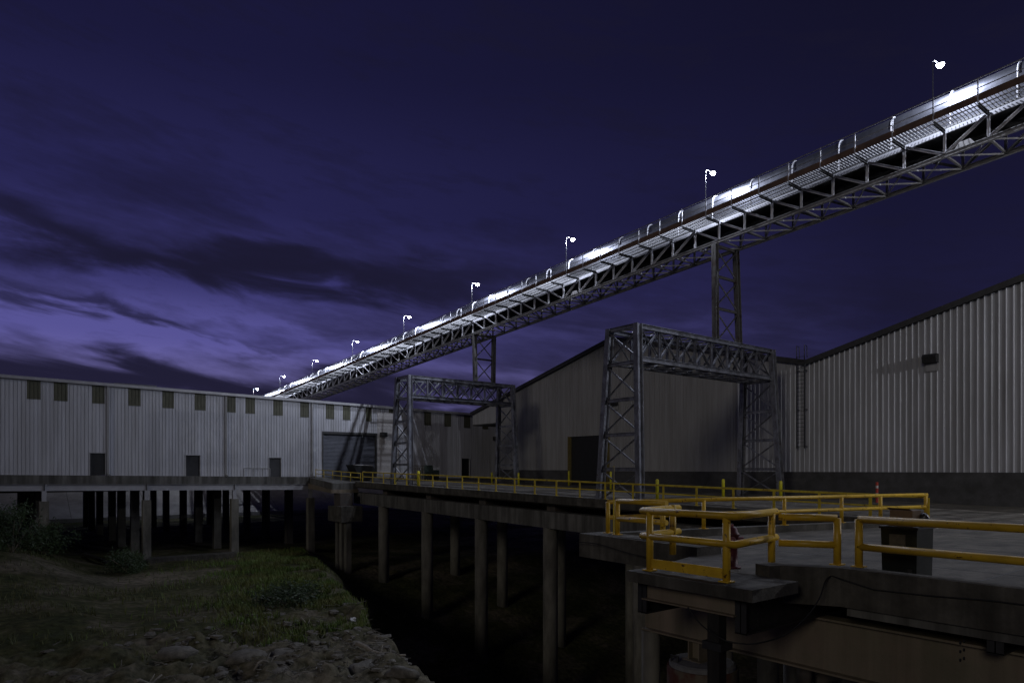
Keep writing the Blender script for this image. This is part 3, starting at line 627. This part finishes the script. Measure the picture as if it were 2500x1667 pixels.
tag(mb.build('cable', 'cable'), 'short black cable draped on the platform left face', 'cable')
# hydrant
HY = thing('fire_hydrant', 'maroon fire hydrant with faded side caps behind the balcony rail', 'hydrant', (13.75, 9.25, -2.3)); hx, hy, hz = 13.75, 9.25, -2.3
mb = MB(); mb.lathe((hx, hy, hz), [(.19, 0), (.19, .05), (.13, .06), (.12, .28), (.115, .5), (.15, .52), (.15, .56), (.14, .58), (.14, .74), (.17, .76), (.17, .8), (.13, .84), (.11, .92), (.05, .97)], 18); mb.build('barrel', 'hydrant', HY, smooth=True)
for a in (0.6, 0.6+math.pi, 0.6-math.pi/2):
    d = V((math.cos(a), math.sin(a), 0)); c = V((hx, hy, hz+.66)); mb = MB(); mb.tube(c+d*.1, c+d*.2, .075, 12); mb.tube(c+d*.2, c+d*.25, .09, 12); mb.tube(c+d*.25, c+d*.28, .03, 6); mb.build('outlet_cap', 'hydcap', HY)
mb = MB(); mb.tube((hx, hy, hz+.96), (hx, hy, hz+1.02), .035, 5); mb.build('operating_nut', 'hydcap', HY)
# litter bin
TB = thing('trash_bin', 'dark square metal trash bin behind the near rail, heaped with rubbish', 'bin', (15.75, 6.1, -2.3)); z = -2.3
mb = MB(); mb.add([(15.3, 5.9, z), (16.1, 5.9, z), (16.1, 6.58, z), (15.3, 6.58, z), (15.28, 5.88, z+1.05), (16.12, 5.88, z+1.05), (16.12, 6.6, z+1.05), (15.28, 6.6, z+1.05)], [(3, 2, 1, 0), (0, 1, 5, 4), (1, 2, 6, 5), (2, 3, 7, 6), (3, 0, 4, 7), (4, 5, 6, 7)])
mb.box(15.26, 15.3, 6.05, 6.4, z+.55, z+.6); mb.build('body', 'bin', TB)
mb = MB(); mb.box(15.25, 16.15, 5.85, 5.9, z+1.03, z+1.08); mb.box(15.25, 16.15, 6.58, 6.63, z+1.03, z+1.08); mb.box(15.25, 15.3, 5.9, 6.58, z+1.03, z+1.08); mb.box(16.1, 16.15, 5.9, 6.58, z+1.03, z+1.08); mb.build('rim', 'dark', TB)
mb = MB(); mb.box(15.265, 15.295, 6.1, 6.42, z+.66, z+.92); mb.build('label_panel', 'binlite', TB)
mb = MB(); mb.box(15.27, 15.31, 5.98, 6.06, z+.08, z+.2); mb.build('latch', 'dark', TB)
CB = thing('cardboard_box', 'brown cardboard box lying on top of the trash bin', 'box', (15.6, 6.15, -1.2))
mb = MB(); mb.prism([(15.42, 6.02, -1.22), (15.8, 6.0, -1.22), (15.86, 6.48, -1.22), (15.48, 6.5, -1.22)], (.0, 0, .34)); mb.build('carton', 'carton', CB)
mb = MB(); mb.add([(15.42, 6.02, -.878), (15.48, 6.5, -.878), (15.34, 6.52, -.82), (15.28, 6.04, -.83)], [(0, 1, 2, 3)]); mb.build('flap', 'carton', CB)
for (c, s, lab) in (((15.85, 5.98, -1.08), (.2, .16, .2), 'small crumpled black bag on the front right corner of the trash bin'), ((15.98, 6.4, -1.08), (.2, .24, .22), 'crumpled black bag behind the cardboard box on the trash bin')):
    mb = MB(); rockmesh(mb, (0, 0, 0), *s, s[0]*91, .5); o = mb.build('trash_bag', 'bag', loc=(0, 0, 0)); o.location = c; tag(o, lab, 'bag', 'trash bags on the bin')
    md = o.modifiers.new('s', 'SUBSURF'); md.levels = md.render_levels = 2
# ------------------------------------------------------------------ gantry frames
def gantry(label, xa, xb, ya, yb, batt, ztop, zbot, loc):
    t = thing('gantry_frame', label, 'gantry', loc, 'steel portal gantries on the wharf')
    (la, lb, ra, rb) = batt                   # foot offsets in y of the four columns
    z0 = deck_z((ya+yb)/2); cols = {}
    for k, (x, y, o) in {'la': (xa, ya, la), 'lb': (xa, yb, lb), 'ra': (xb, ya, ra), 'rb': (xb, yb, rb)}.items():
        mb = MB(); foot = V((x, y+o, z0)); top = V((x, y, ztop)); cols[k] = (foot, top)
        mb.ibeam(foot, top, .44, .42, (0, 1, 0), tf=.03, tw=.025) if False else None
        # column section: broad web facing along y, flanges at both x sides
        p, q, a, b = mb.frame(foot, top, (0, 1, 0))
        mb.bar(foot, top, .40, .025, (0, 1, 0)); mb.bar(foot, top, .03, .36, (0, 1, 0), oa=.215); mb.bar(foot, top, .03, .36, (0, 1, 0), oa=-.215)
        mb.box(foot.x-.35, foot.x+.35, foot.y-.35, foot.y+.35, z0, z0+.04)
        mb.build('column', 'gantry', t)
    def on(k, z): f, q = cols[k]; return f.lerp(q, (z-z0)/(ztop-z0))
    for s in ('l', 'r'):
        lev = [z0+(zbot-z0)*f for f in (.0, .24, .49, .74, 1)]
        for i, z in enumerate(lev):
            if i: mb = MB(); mb.ibeam(on(s+'a', z), on(s+'b', z), .16, .22); mb.build('strut', 'gantry', t)
            if i < 4:
                mb = MB(); mb.angle(on(s+'a', z+.1), on(s+'b', lev[i+1]-.1), .09); mb.angle(on(s+'b', z+.1)+V((.05, 0, 0)), on(s+'a', lev[i+1]-.1)+V((.05, 0, 0)), .09); mb.build('cross_brace', 'gantry', t)
        mb = MB(); mb.ibeam(on(s+'a', ztop-.1), on(s+'b', ztop-.1), .18, .26); mb.build('strut', 'gantry', t)
        mb = MB(); mb.angle(on(s+'a', zbot+.2), on(s+'b', ztop-.3), .1); mb.angle(on(s+'b', zbot+.2)+V((.05, 0, 0)), on(s+'a', ztop-.3)+V((.05, 0, 0)), .1); mb.build('cross_brace', 'gantry', t)
    n = 8 if xb-xa > 14 else 7
    for y in (ya, yb):
        mb = MB(); mb.ibeam((xa+.24, y, ztop-.16), (xb-.24, y, ztop-.16), .3, .3); mb.build('top_chord', 'gantry', t)
        mb = MB(); mb.ibeam((xa+.24, y, zbot+.16), (xb-.24, y, zbot+.16), .3, .3); mb.build('bottom_chord', 'gantry', t)
        L_ = (xb-xa-.5)/n; a0, a1 = zbot+.31, ztop-.31
        for i in range(n):
            x0 = xa+.25+L_*i; x1 = x0+L_
            mb = MB(); mb.angle((x0+.08, y-.03, a1), (x1-.08, y-.03, a0), .12, (0, 1, 0)); mb.angle((x0+.08, y+.1, a0), (x1-.08, y+.1, a1), .11, (0, 1, 0)); mb.build('diagonal', 'gantry', t)
            if i: mb = MB(); mb.ibeam((x0, y, a0), (x0, y, a1), .13, .15, (1, 0, 0), .015, .012); mb.build('vertical', 'gantry', t)
    L_ = (xb-xa-.5)/n
    for z in (zbot+.05, ztop-.05):
        mb = MB()
        for i in range(n):
            x0 = xa+.25+L_*i; mb.angle((x0, ya, z), (x0+L_, yb, z), .1); mb.angle((x0, yb, z-.02), (x0+L_, ya, z-.02), .1); mb.bar((x0, ya+.1, z), (x0, yb-.1, z), .12, .1)
        mb.build('lateral_bracing', 'gantry', t)
    return t
gantry('nearer steel portal gantry with lattice beam, in front of the gabled hall', 31.25, 46.0, 27.6, 29.9, (-.2, .9, -.75, .35), 8.85, 6.55, (31.25, 28, -2.1))
gantry('farther steel portal gantry with lattice beam, before the long warehouse', 32.25, 44.8, 57.2, 59.6, (-.1, 1.0, -.75, .35), 9.05, 6.85, (32.25, 58, -1.6))
# ------------------------------------------------------------------ conveyor
def cz(y): return 15.9-.058*(y-28.8)
XN, XF, XO = 40.6, 43.2, 39.1
PAN = 2.015; Y0 = 14.26-PAN*12; NP = 76
yp = [Y0+PAN*i for i in range(NP+1)]
CV = thing('conveyor_bridge', 'long inclined conveyor bridge with hooded belt, walkway and truss', 'conveyor', (42, 28.8, 15.9))
def long_(nm, m, x, dz, w, h, fn=None):
    mb = MB(); a, b = yp[0], yp[-1]
    (mb.ibeam if fn == 'i' else mb.angle if fn == 'a' else mb.bar)(*((V((x, a, cz(a)+dz)), V((x, b, cz(b)+dz)), w, h) if fn != 'a' else (V((x, a, cz(a)+dz)), V((x, b, cz(b)+dz)), w)))
    return mb.build(nm, m, CV)
for x in (XN, XF):
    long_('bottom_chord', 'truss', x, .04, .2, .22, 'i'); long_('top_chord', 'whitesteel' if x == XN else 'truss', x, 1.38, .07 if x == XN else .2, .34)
long_('toe_plate', 'toe', XO, 1.66, .03, .36)
long_('handrail', 'grate', XO, 2.62, .05, .05); long_('mid_rail', 'grate', XO, 2.14, .04, .04)
long_('belt_pan', 'belt', 41.9, 1.28, 2.3, .05); long_('return_belt', 'belt', 41.9, .72, 1.1, .03)
long_('side_skirt', 'hood', 40.86, 2.2, .03, 1.3)
mb = MB(); n = 12; HP = [(41.78+sg*(.34+.55*math.cos(t)), 3.05+.58*math.sin(t)) for sg, t in [(-1, a*math.pi/14) for a in range(8)]+[(1, a*math.pi/14) for a in range(7, -1, -1)]]
prof = [(40.89, 2.6)]+HP+[(42.67, 1.6)]
vs = []; fs = []; st = yp[::2]
for y in st:
    for x, z in prof: vs.append((x, y, cz(y)+z))
k = len(prof)
for i in range(len(st)-1):
    for j in range(k-1): fs.append((i*k+j, i*k+j+1, (i+1)*k+j+1, (i+1)*k+j))
mb.add(vs, fs); mb.build('hood', 'hood', CV, smooth=True)
rib = None
for i in range(0, NP+1):
    y = Y0+3.0*i
    if y > 125: break
    if rib is None:
        mb = MB(); pr = [V((x, y, cz(y)+z)) for x, z in [(40.83, 1.6)]+[(41.78+(x-41.78)*1.03, z+.035) for x, z in HP]]
        mb.path(pr, .034, 6); rib = mb.build('hood_hoop', 'whitesteel', CV)
    else: copy_part(rib, (0, 3.0*i, cz(y)-cz(Y0)), CV)
mid = lambda y: int(math.floor((y-13.9+14.55)/14.55)) % 2      # which half of a span: diagonals flip at towers and midspans
proto = {}
def put(key, builder, i, nm, m):
    y = yp[i]
    if key not in proto: mb = MB(); builder(mb, y, cz(y)); proto[key] = (mb.build(nm, m, CV), i)
    else: o, i0 = proto[key]; copy_part(o, (0, y-yp[i0], cz(y)-cz(yp[i0])), CV)
def diag(x, up):
    def f(mb, y, z):
        y1 = y+PAN; z1 = z-.058*PAN
        if up: mb.angle((x, y+.1, z+.16), (x, y1-.1, z1+1.3), .13, (1, 0, 0))
        else: mb.angle((x, y+.1, z+1.3), (x, y1-.1, z1+.16), .13, (1, 0, 0))
    return f
far = MB(); low = MB(); gra = MB(); loc_ = MB()
for i, y in enumerate(yp):
    z = cz(y)
    inview = 8 <= i <= 60
    if inview:
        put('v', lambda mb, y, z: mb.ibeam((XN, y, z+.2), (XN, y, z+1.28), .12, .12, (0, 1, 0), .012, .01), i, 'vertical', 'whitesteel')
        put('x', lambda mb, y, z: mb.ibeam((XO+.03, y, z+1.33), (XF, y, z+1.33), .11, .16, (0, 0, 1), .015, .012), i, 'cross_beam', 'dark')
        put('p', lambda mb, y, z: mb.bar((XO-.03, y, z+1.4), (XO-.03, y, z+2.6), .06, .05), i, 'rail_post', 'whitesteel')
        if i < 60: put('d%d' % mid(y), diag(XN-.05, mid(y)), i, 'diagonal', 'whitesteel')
    else:
        loc_.bar((XN, y, z+.2), (XN, y, z+1.28), .12, .12); loc_.bar((XO+.03, y, z+1.33), (XF, y, z+1.33), .1, .16); loc_.bar((XO-.03, y, z+1.4), (XO-.03, y, z+2.6), .06, .05)
    far.bar((XF, y, z+.2), (XF, y, z+1.3), .12, .12)
    if i < NP:
        diag(XF, mid(y))(far, y, z); z1 = cz(yp[i+1])
        low.angle((XN, y, z+.06), (XF, yp[i+1], z1+.06), .09); low.angle((XF, y, z+.03), (XN, yp[i+1], z1+.03), .09); low.bar((XN, y, z+.1), (XF, y, z+.1), .1, .1)
        for s in range(12):
            yy = y+PAN*s/12; gra.bar((XO+.04, yy, cz(yy)+1.5), (XN-.08, yy, cz(yy)+1.5), .022, .05)
for x in (XO+.45, XO+.9): gra.bar((x, yp[0], cz(yp[0])+1.49), (x, yp[-1], cz(yp[-1])+1.49), .03, .06)
gra.bar((XN-.2, yp[0], cz(yp[0])+1.43), (XN-.2, yp[-1], cz(yp[-1])+1.43), .06, .1)
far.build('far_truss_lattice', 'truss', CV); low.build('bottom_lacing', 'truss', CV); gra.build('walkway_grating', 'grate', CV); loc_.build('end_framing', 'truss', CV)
for y in (13.3, 43.0, 72.5):
    z = cz(y); mb = MB(); mb.prism([(XN-.09, y-.45, z+.17), (XN-.09, y+.45, z+.14), (XN-.09, y+.25, z+.42), (XN-.09, y-.25, z+.44)], (.015, 0, 0)); mb.build('gusset_plate', 'truss', CV)
# head end structure is out of frame; the belt lands on the warehouse side far behind
def tower(label, y, zt_, zb_, x0, x1, grp='steel towers under the conveyor'):
    t = thing('support_tower', label, 'tower', ((x0+x1)/2, y, zb_), grp); c = []
    for xb, xt in ((x0, XN+.05), (x1, XF-.02)):
        f, q = V((xb, y, zb_)), V((xt, y, zt_)); mb = MB(); mb.bar(f, q, .34, .025, (0, 1, 0)); mb.bar(f, q, .03, .34, (0, 1, 0), oa=.18); mb.bar(f, q, .03, .34, (0, 1, 0), oa=-.18); mb.box(xb-.3, xb+.3, y-.3, y+.3, zb_, zb_+.03); mb.build('column', 'towersteel', t); c.append((f, q))
    h = [0, .36, .68, .985] if zt_-zb_ > 6 else [0.03, .5, .985]
    P2 = lambda k, s: c[k][0].lerp(c[k][1], s)
    for i, s in enumerate(h):
        if i or zt_-zb_ < 6: mb = MB(); mb.ibeam(P2(0, s), P2(1, s), .12, .18); mb.build('strut', 'towersteel', t)
        if i < len(h)-1:
            mb = MB(); mb.angle(P2(0, s+.01), P2(1, h[i+1]-.02), .12); mb.angle(P2(1, s+.01)+V((0, .05, 0)), P2(0, h[i+1]-.02)+V((0, .05, 0)), .12); mb.build('cross_brace', 'towersteel', t)
    return t
tower('taller conveyor tower standing on the nearer gantry', 28.75, cz(28.75), 8.85, 40.75, 43.6)
tower('shorter conveyor tower standing on the farther gantry', 58.4, cz(58.4), 9.05, 40.75, 43.1)
# ------------------------------------------------------------------ lamps on the walkway
def lamp(y):
    z = cz(y)+1.66; t = thing('flood_lamp', 'lamp', 'lamp', (XO, y, z), 'lamps along the conveyor walkway'); b = V((XO-.06, y, z))
    mb = MB(); mb.tube(b, b+V((0, 0, 2.75)), .024, 8, .02); mb.build('pole', 'dark', t)
    mb = MB(); mb.path([b+V((0, 0, 2.75)), b+V((.05, 0, 2.9)), b+V((.18, 0, 2.98)), b+V((.60, -.05, 2.98))], .022, 8); mb.build('arm', 'dark', t, smooth=True)
    c = b+V((.68, -.1, 2.88)); mb = MB(); mb.lathe(c, [(.22, .02), (.20, .07), (.10, .15), (.05, .17)], 16); o = mb.build('lamp_head', 'dark', t)
    mb = MB(); r = .16; mb.lathe(c, [(.02, -r)]+[(r*math.sin(a*math.pi/12), -r*math.cos(a*math.pi/12)) for a in range(1, 8)], 14); mb.build('lens', 'lens', o, smooth=True)
    ld = bpy.data.lights.new('lamp_light', 'POINT'); ld.energy = LAMP_W; ld.color = (.76, .82, 1.0); ld.shadow_soft_size = .035
    lo = bpy.data.objects.new('lamp_light', ld); COL.objects.link(lo); lo.parent = t; lo.location = c+V((0, 0, -.24))-V(t['_l'])
    return t
NM = ['nearest flood lamp, the highest and biggest light in the photo', 'flood lamp just left of the taller conveyor tower', 'flood lamp third down the conveyor, above the nearer gantry beam end', 'flood lamp directly over the shorter conveyor tower',
      'flood lamp over the left leg of the farther gantry', 'flood lamp on an exposed pole over the warehouse roll up door', 'flood lamp third from the far low end of the conveyor', 'flood lamp second from the far low end of the conveyor', 'last flood lamp, peeping over the warehouse roof edge',
      'hidden', 'hidden']
L0 = lamp(14.26); L0['label'] = NM[0]
for i in list(range(1, 9)):
    y = 14.26+14.1*i
    c = copy_tree(L0, (XO, y, cz(y)+1.66)); c['label'] = NM[i]
for y, lab in ((.16, 'assumed flood lamp on the conveyor just beyond the right edge'), (14.26+14.1*9, 'assumed flood lamp hidden behind the warehouse, added to light the concrete slope')):  # unseen lamps, assumed to continue the row and added for their light
    c = copy_tree(L0, (XO, y, cz(y)+1.66)); c['label'] = lab
# assumed, unseen mast light past the right edge, added to rake the hall wall
FL = thing('assumed_flood_mast', 'assumed tall flood light mast, added on the wharf beyond the right edge', 'lamp', (44.5, -9, -2.35))
mb = MB(); mb.tube((44.5, -9, -2.35), (44.5, -9, 11), .11, 10, .07); mb.build('pole', 'dark', FL)
mb = MB(); mb.box(44.1, 44.9, -9.1, -8.75, 11, 11.5); o = mb.build('lamp_head', 'dark', FL)
mb = MB(); mb.box(44.15, 44.85, -8.748, -8.73, 11.05, 11.45); mb.build('lens', 'lens', o)
ld = bpy.data.lights.new('assumed_mast_light', 'POINT'); ld.energy = ASSUMED_MAST_W; ld.color = (.92, .93, 1.0); ld.shadow_soft_size = .15
lo = bpy.data.objects.new('assumed_mast_light', ld); COL.objects.link(lo); lo.parent = FL; lo.location = V((44.5, -8.5, 11.2))-V(FL['_l'])
# ------------------------------------------------------------------ things on the wharf
def bollard(lab, u, v_top, d, h, r):
    p = at(u, v_top, d); z = deck_z(p.y); t = MB(); hh = p.z-z
    t.lathe((0, 0, 0), [(r, 0), (r, hh-r*.8), (r*.86, hh-r*.4), (r*.5, hh-r*.1), (r*.1, hh)], 14); o = t.build('bollard', 'bollard', smooth=True); o.location = (p.x, p.y, z)
    return tag(o, lab, 'bollard', 'yellow bollards on the wharf')
for a in [('stout bright yellow bollard beside the farther gantry left leg', 1022, 1149, 63.5, 0, .15), ('slim yellow bollard left of the farther gantry near leg', 966, 1168, 69, 0, .07), ('yellow bollard before the far corner of the gabled hall', 1201, 1152, 76, 0, .11), ('yellow bollard at the foot of the farther gantry right leg', 1266, 1153, 71, 0, .11),
          ('yellow bollard guarding the left side of the loading door', 1389, 1149, 69, 0, .1), ('yellow bollard behind the nearer gantry left slanting leg', 1491, 1150, 62, 0, .1), ('bright yellow bollard just right of the nearer gantry left leg', 1604.5, 1169, 45.5, 0, .11),
          ('yellow bollard against the dark base wall, under the nearer gantry beam', 1766, 1168.5, 50, 0, .11), ('yellow bollard beside the nearer gantry right leg', 1906, 1173, 49, 0, .12)]: bollard(*a)
MK = thing('traffic_marker', 'red and white banded marker post before the dark base wall', 'marker', tuple(at(2141, 1225, 45)))
p = at(2141, 1225, 45); z0 = deck_z(p.y); MK.location = (p.x, p.y, z0); MK['_l'] = (p.x, p.y, z0)
for a, b, m in ((0, .35, 'red'), (.35, .62, 'white'), (.62, .95, 'red'), (.95, 1.12, 'white'), (1.12, 1.35, 'red')):
    mb = MB(); mb.lathe((p.x, p.y, z0), [(.085, a), (.085, b)], 12); mb.build('band', m, MK)
SK = thing('skip', 'dark open skip with sloping ends before the roll up door', 'skip', (36, 72.5, deck_z(72)))
a = at(862, 1130, 77); b = at(922, 1130, 81); z0 = deck_z(73); y = 72.4; xa, xb_ = xw(862, y), xw(921, y)
mb = MB(); mb.prism([(xa+.9, y, z0+.15), (xb_-.5, y, z0+.15), (xb_, y, z0+1.0), (xb_-.6, y, z0+1.75), (xa, y, z0+1.85)], (0, 2, 0)); mb.build('body', 'skip', SK)
mb = MB(); mb.bar((xa, y-.04, z0+1.86), (xb_-.6, y-.04, z0+1.78), .08, .1); mb.build('rim', 'trim', SK)
for x in (xa+1.1, xb_-.9): mb = MB(); mb.box(x-.12, x+.12, y+.2, y+1.8, z0, z0+.15); mb.build('foot', 'dark', SK)
PT = thing('pallet_stack', 'grey timber trestle stack beside the farther gantry left leg', 'pallets', (38, 69, deck_z(69)))
y = 69.5; xa, xb_ = xw(1008, y), xw(1036, y); z0 = deck_z(y)
for k in range(2): mb = MB(); mb.box(xa, xb_, y, y+1.2, z0+1.55+.2*k, z0+1.67+.2*k); mb.build('board', 'crate', PT)
for x in [xa+.1+(xb_-xa-.2)*i/5 for i in range(6)]: mb = MB(); mb.box(x-.06, x+.06, y+.02, y+.14, z0, z0+1.55); mb.build('leg', 'crate', PT)
GM = thing('compressor', 'dark green machine with a hood parked by the warehouse wall', 'machine', (40, 72, deck_z(72)))
y = 71.5; xa, xb_ = xw(1040, y), xw(1072, y)
mb = MB(); mb.box(xa, xb_, y, y+1.4, z0+.35, z0+1.3); mb.prism([(xa+.1, y+.1, z0+1.3), (xa+1.1, y+.1, z0+1.3), (xa+1.0, y+.1, z0+1.9), (xa+.2, y+.1, z0+1.9)], (0, 1.1, 0)); mb.build('body', 'green', GM)
for x in (xa+.4, xb_-.4): mb = MB(); mb.lathe((x, y-.02, z0+.35), [(.34, -.1), (.34, .1)], 14, 'y'); mb.build('wheel', 'cable', GM)
# ------------------------------------------------------------------ sky and light
w = bpy.data.worlds.new('World'); sc.world = w; w.use_nodes = True; nt = w.node_tree; N = nt.nodes; Lk = nt.links
bg = N['Background']
def val(op, a, b=None, c=None, clamp=False):
    n = N.new('ShaderNodeMath'); n.operation = op; n.use_clamp = clamp
    for i, x in enumerate((a, b, c)):
        if x is None: continue
        if isinstance(x, (int, float)): n.inputs[i].default_value = x
        else: Lk.new(x, n.inputs[i])
    return n.outputs[0]
tc = N.new('ShaderNodeTexCoord'); sep = N.new('ShaderNodeSeparateXYZ'); Lk.new(tc.outputs['Generated'], sep.inputs[0])
X, Y, Z = sep.outputs
az = val('ARCTAN2', X, Y)                                  # radians east of the conveyor axis
el = val('ARCSINE', Z)
def azel(u, v):
    k = math.atan((u-U0)/FOC); return TH+k, math.atan((VH-v)/FOC*math.cos(k))
def ramp(fac, stops, interp='EASE'):
    r = N.new('ShaderNodeValToRGB'); r.color_ramp.interpolation = interp; e = r.color_ramp.elements
    while len(e) < len(stops): e.new(.5)
    for x, (p, c) in zip(e, stops): x.position = p; x.color = (*c, 1)
    Lk.new(fac, r.inputs['Fac']); return r.outputs['Color']
eln = val('MULTIPLY', el, 1/.75)
c_glow = ramp(eln, [(0, (.10, .09, .22)), (.15, (.165, .148, .395)), (.24, (.092, .085, .29)), (.34, (.037, .0345, .140)), (.48, (.0185, .0175, .076)), (.72, (.0100, .0095, .041)), (1, (.0068, .0064, .026))])
c_dark = ramp(eln, [(0, (.0150, .0140, .047)), (.2, (.0118, .0110, .040)), (.5, (.0080, .0076, .029)), (.8, (.0062, .0059, .020)), (1, (.0055, .0052, .017))])
g0 = azel(250, 800)[0]
da = val('ABSOLUTE', val('WRAP', val('SUBTRACT', az, g0), math.pi, -math.pi))
gl = val('SMOOTH_MIN', 1.0, val('MULTIPLY', val('MAXIMUM', val('SUBTRACT', 1.0, val('MULTIPLY', da, 1/1.05)), 0.0), 1.2), .15)
mx = N.new('ShaderNodeMixRGB'); Lk.new(gl, mx.inputs[0]); Lk.new(c_dark, mx.inputs[1]); Lk.new(c_glow, mx.inputs[2])
# clouds
cmb = N.new('ShaderNodeCombineXYZ'); Lk.new(val('MULTIPLY', az, 2.2), cmb.inputs[0]); Lk.new(val('ADD', val('MULTIPLY', el, 9.0), val('MULTIPLY', az, 1.2)), cmb.inputs[1])
n1 = N.new('ShaderNodeTexNoise'); n1.inputs['Scale'].default_value = 2.1; n1.inputs['Detail'].default_value = 7; n1.inputs['Roughness'].default_value = .55; n1.inputs['Distortion'].default_value = .6
Lk.new(cmb.outputs[0], n1.inputs['Vector'])
n2 = N.new('ShaderNodeTexNoise'); n2.inputs['Scale'].default_value = 3.4; n2.inputs['Detail'].default_value = 5; Lk.new(cmb.outputs[0], n2.inputs['Vector'])
wob = val('MULTIPLY', val('SUBTRACT', n2.outputs['Fac'], .5), .16)
azd = val('ADD', az, wob); eld = val('ADD', el, val('MULTIPLY', val('SUBTRACT', n1.outputs['Fac'], .5), .15))
tot = None
BL = [(330, 615, 330, 34, .05, 1.5), (640, 665, 300, 38, .03, 1.5), (960, 670, 270, 36, -.04, 1.2), (1150, 700, 300, 40, 0, .55), (60, 705, 90, 26, 0, .7), (290, 772, 150, 15, .12, 1.4), (130, 918, 330, 32, .02, 3.0), (520, 948, 330, 28, .03, 3.0), (900, 968, 500, 42, .03, 2.4),
      (690, 835, 90, 16, 0, .5), (1330, 790, 260, 30, .02, .7), (1330, 865, 330, 34, 0, .75), (380, 455, 130, 50, 0, .35), (640, 520, 240, 50, .1, .4), (120, 560, 160, 40, .15, .45), (860, 790, 230, 22, .0, .55), (1900, 760, 500, 60, 0, .4), (20, 830, 60, 14, 0, .7)]
for u, v, su, sv, sl, wgt in BL:
    a0, e0 = azel(u, v); sa = su/FOC; se = sv/FOC
    dx = val('SUBTRACT', azd, a0); dy = val('ADD', val('SUBTRACT', eld, e0), val('MULTIPLY', dx, sl))
    q = val('ADD', val('POWER', val('MULTIPLY', dx, 1/sa), 2.0), val('POWER', val('MULTIPLY', dy, 1/se), 2.0))
    g = val('MULTIPLY', val('EXPONENT', val('MULTIPLY', q, -.9)), wgt); tot = g if tot is None else val('ADD', tot, g)
cl = val('ADD', tot, val('MULTIPLY', val('SUBTRACT', n1.outputs['Fac'], .50), 2.0))
n3 = N.new('ShaderNodeTexNoise'); n3.inputs['Scale'].default_value = 9; n3.inputs['Detail'].default_value = 8; n3.inputs['Roughness'].default_value = .6; Lk.new(cmb.outputs[0], n3.inputs['Vector'])
cl = val('ADD', cl, val('MULTIPLY', val('SUBTRACT', n3.outputs['Fac'], .5), 1.0))
cl = val('MULTIPLY', val('SUBTRACT', 1.0, val('EXPONENT', val('MULTIPLY', val('MAXIMUM', cl, 0.0), -1.25))), .97)
mc = N.new('ShaderNodeMixRGB'); Lk.new(cl, mc.inputs[0]); Lk.new(mx.outputs[0], mc.inputs[1]); mc.inputs[2].default_value = (.0095, .0086, .023, 1)
Lk.new(mc.outputs[0], bg.inputs['Color']); bg.inputs['Strength'].default_value = 1.0
sun = bpy.data.lights.new('warm_fill_sun', 'SUN'); sun.energy = .25; sun.angle = math.radians(12); sun.color = (1.0, .93, .82)  # added warm fill from behind left, in place of an unseen lamp
so = bpy.data.objects.new('warm_fill_sun', sun); COL.objects.link(so)
so.rotation_euler = V((.86, .34, -.30)).to_track_quat('-Z', 'Y').to_euler()
# ------------------------------------------------------------------ camera
cam = bpy.data.cameras.new('camera'); co = bpy.data.objects.new('camera', cam); COL.objects.link(co); sc.camera = co
cam.sensor_width = 36; cam.lens = FOC/2500*36; cam.shift_y = (VH-833.5)/2500; cam.clip_end = 5000; cam.clip_start = .1
co.rotation_euler = (math.pi/2, 0, -TH)
sc.view_settings.view_transform = 'Standard'; sc.view_settings.look = 'None'; sc.view_settings.exposure = 0; sc.view_settings.gamma = 1
sc.cycles.use_denoising = True; sc.cycles.max_bounces = 6; sc.cycles.sample_clamp_indirect = 4
for o in bpy.data.objects:
    if '_l' in o: del o['_l']
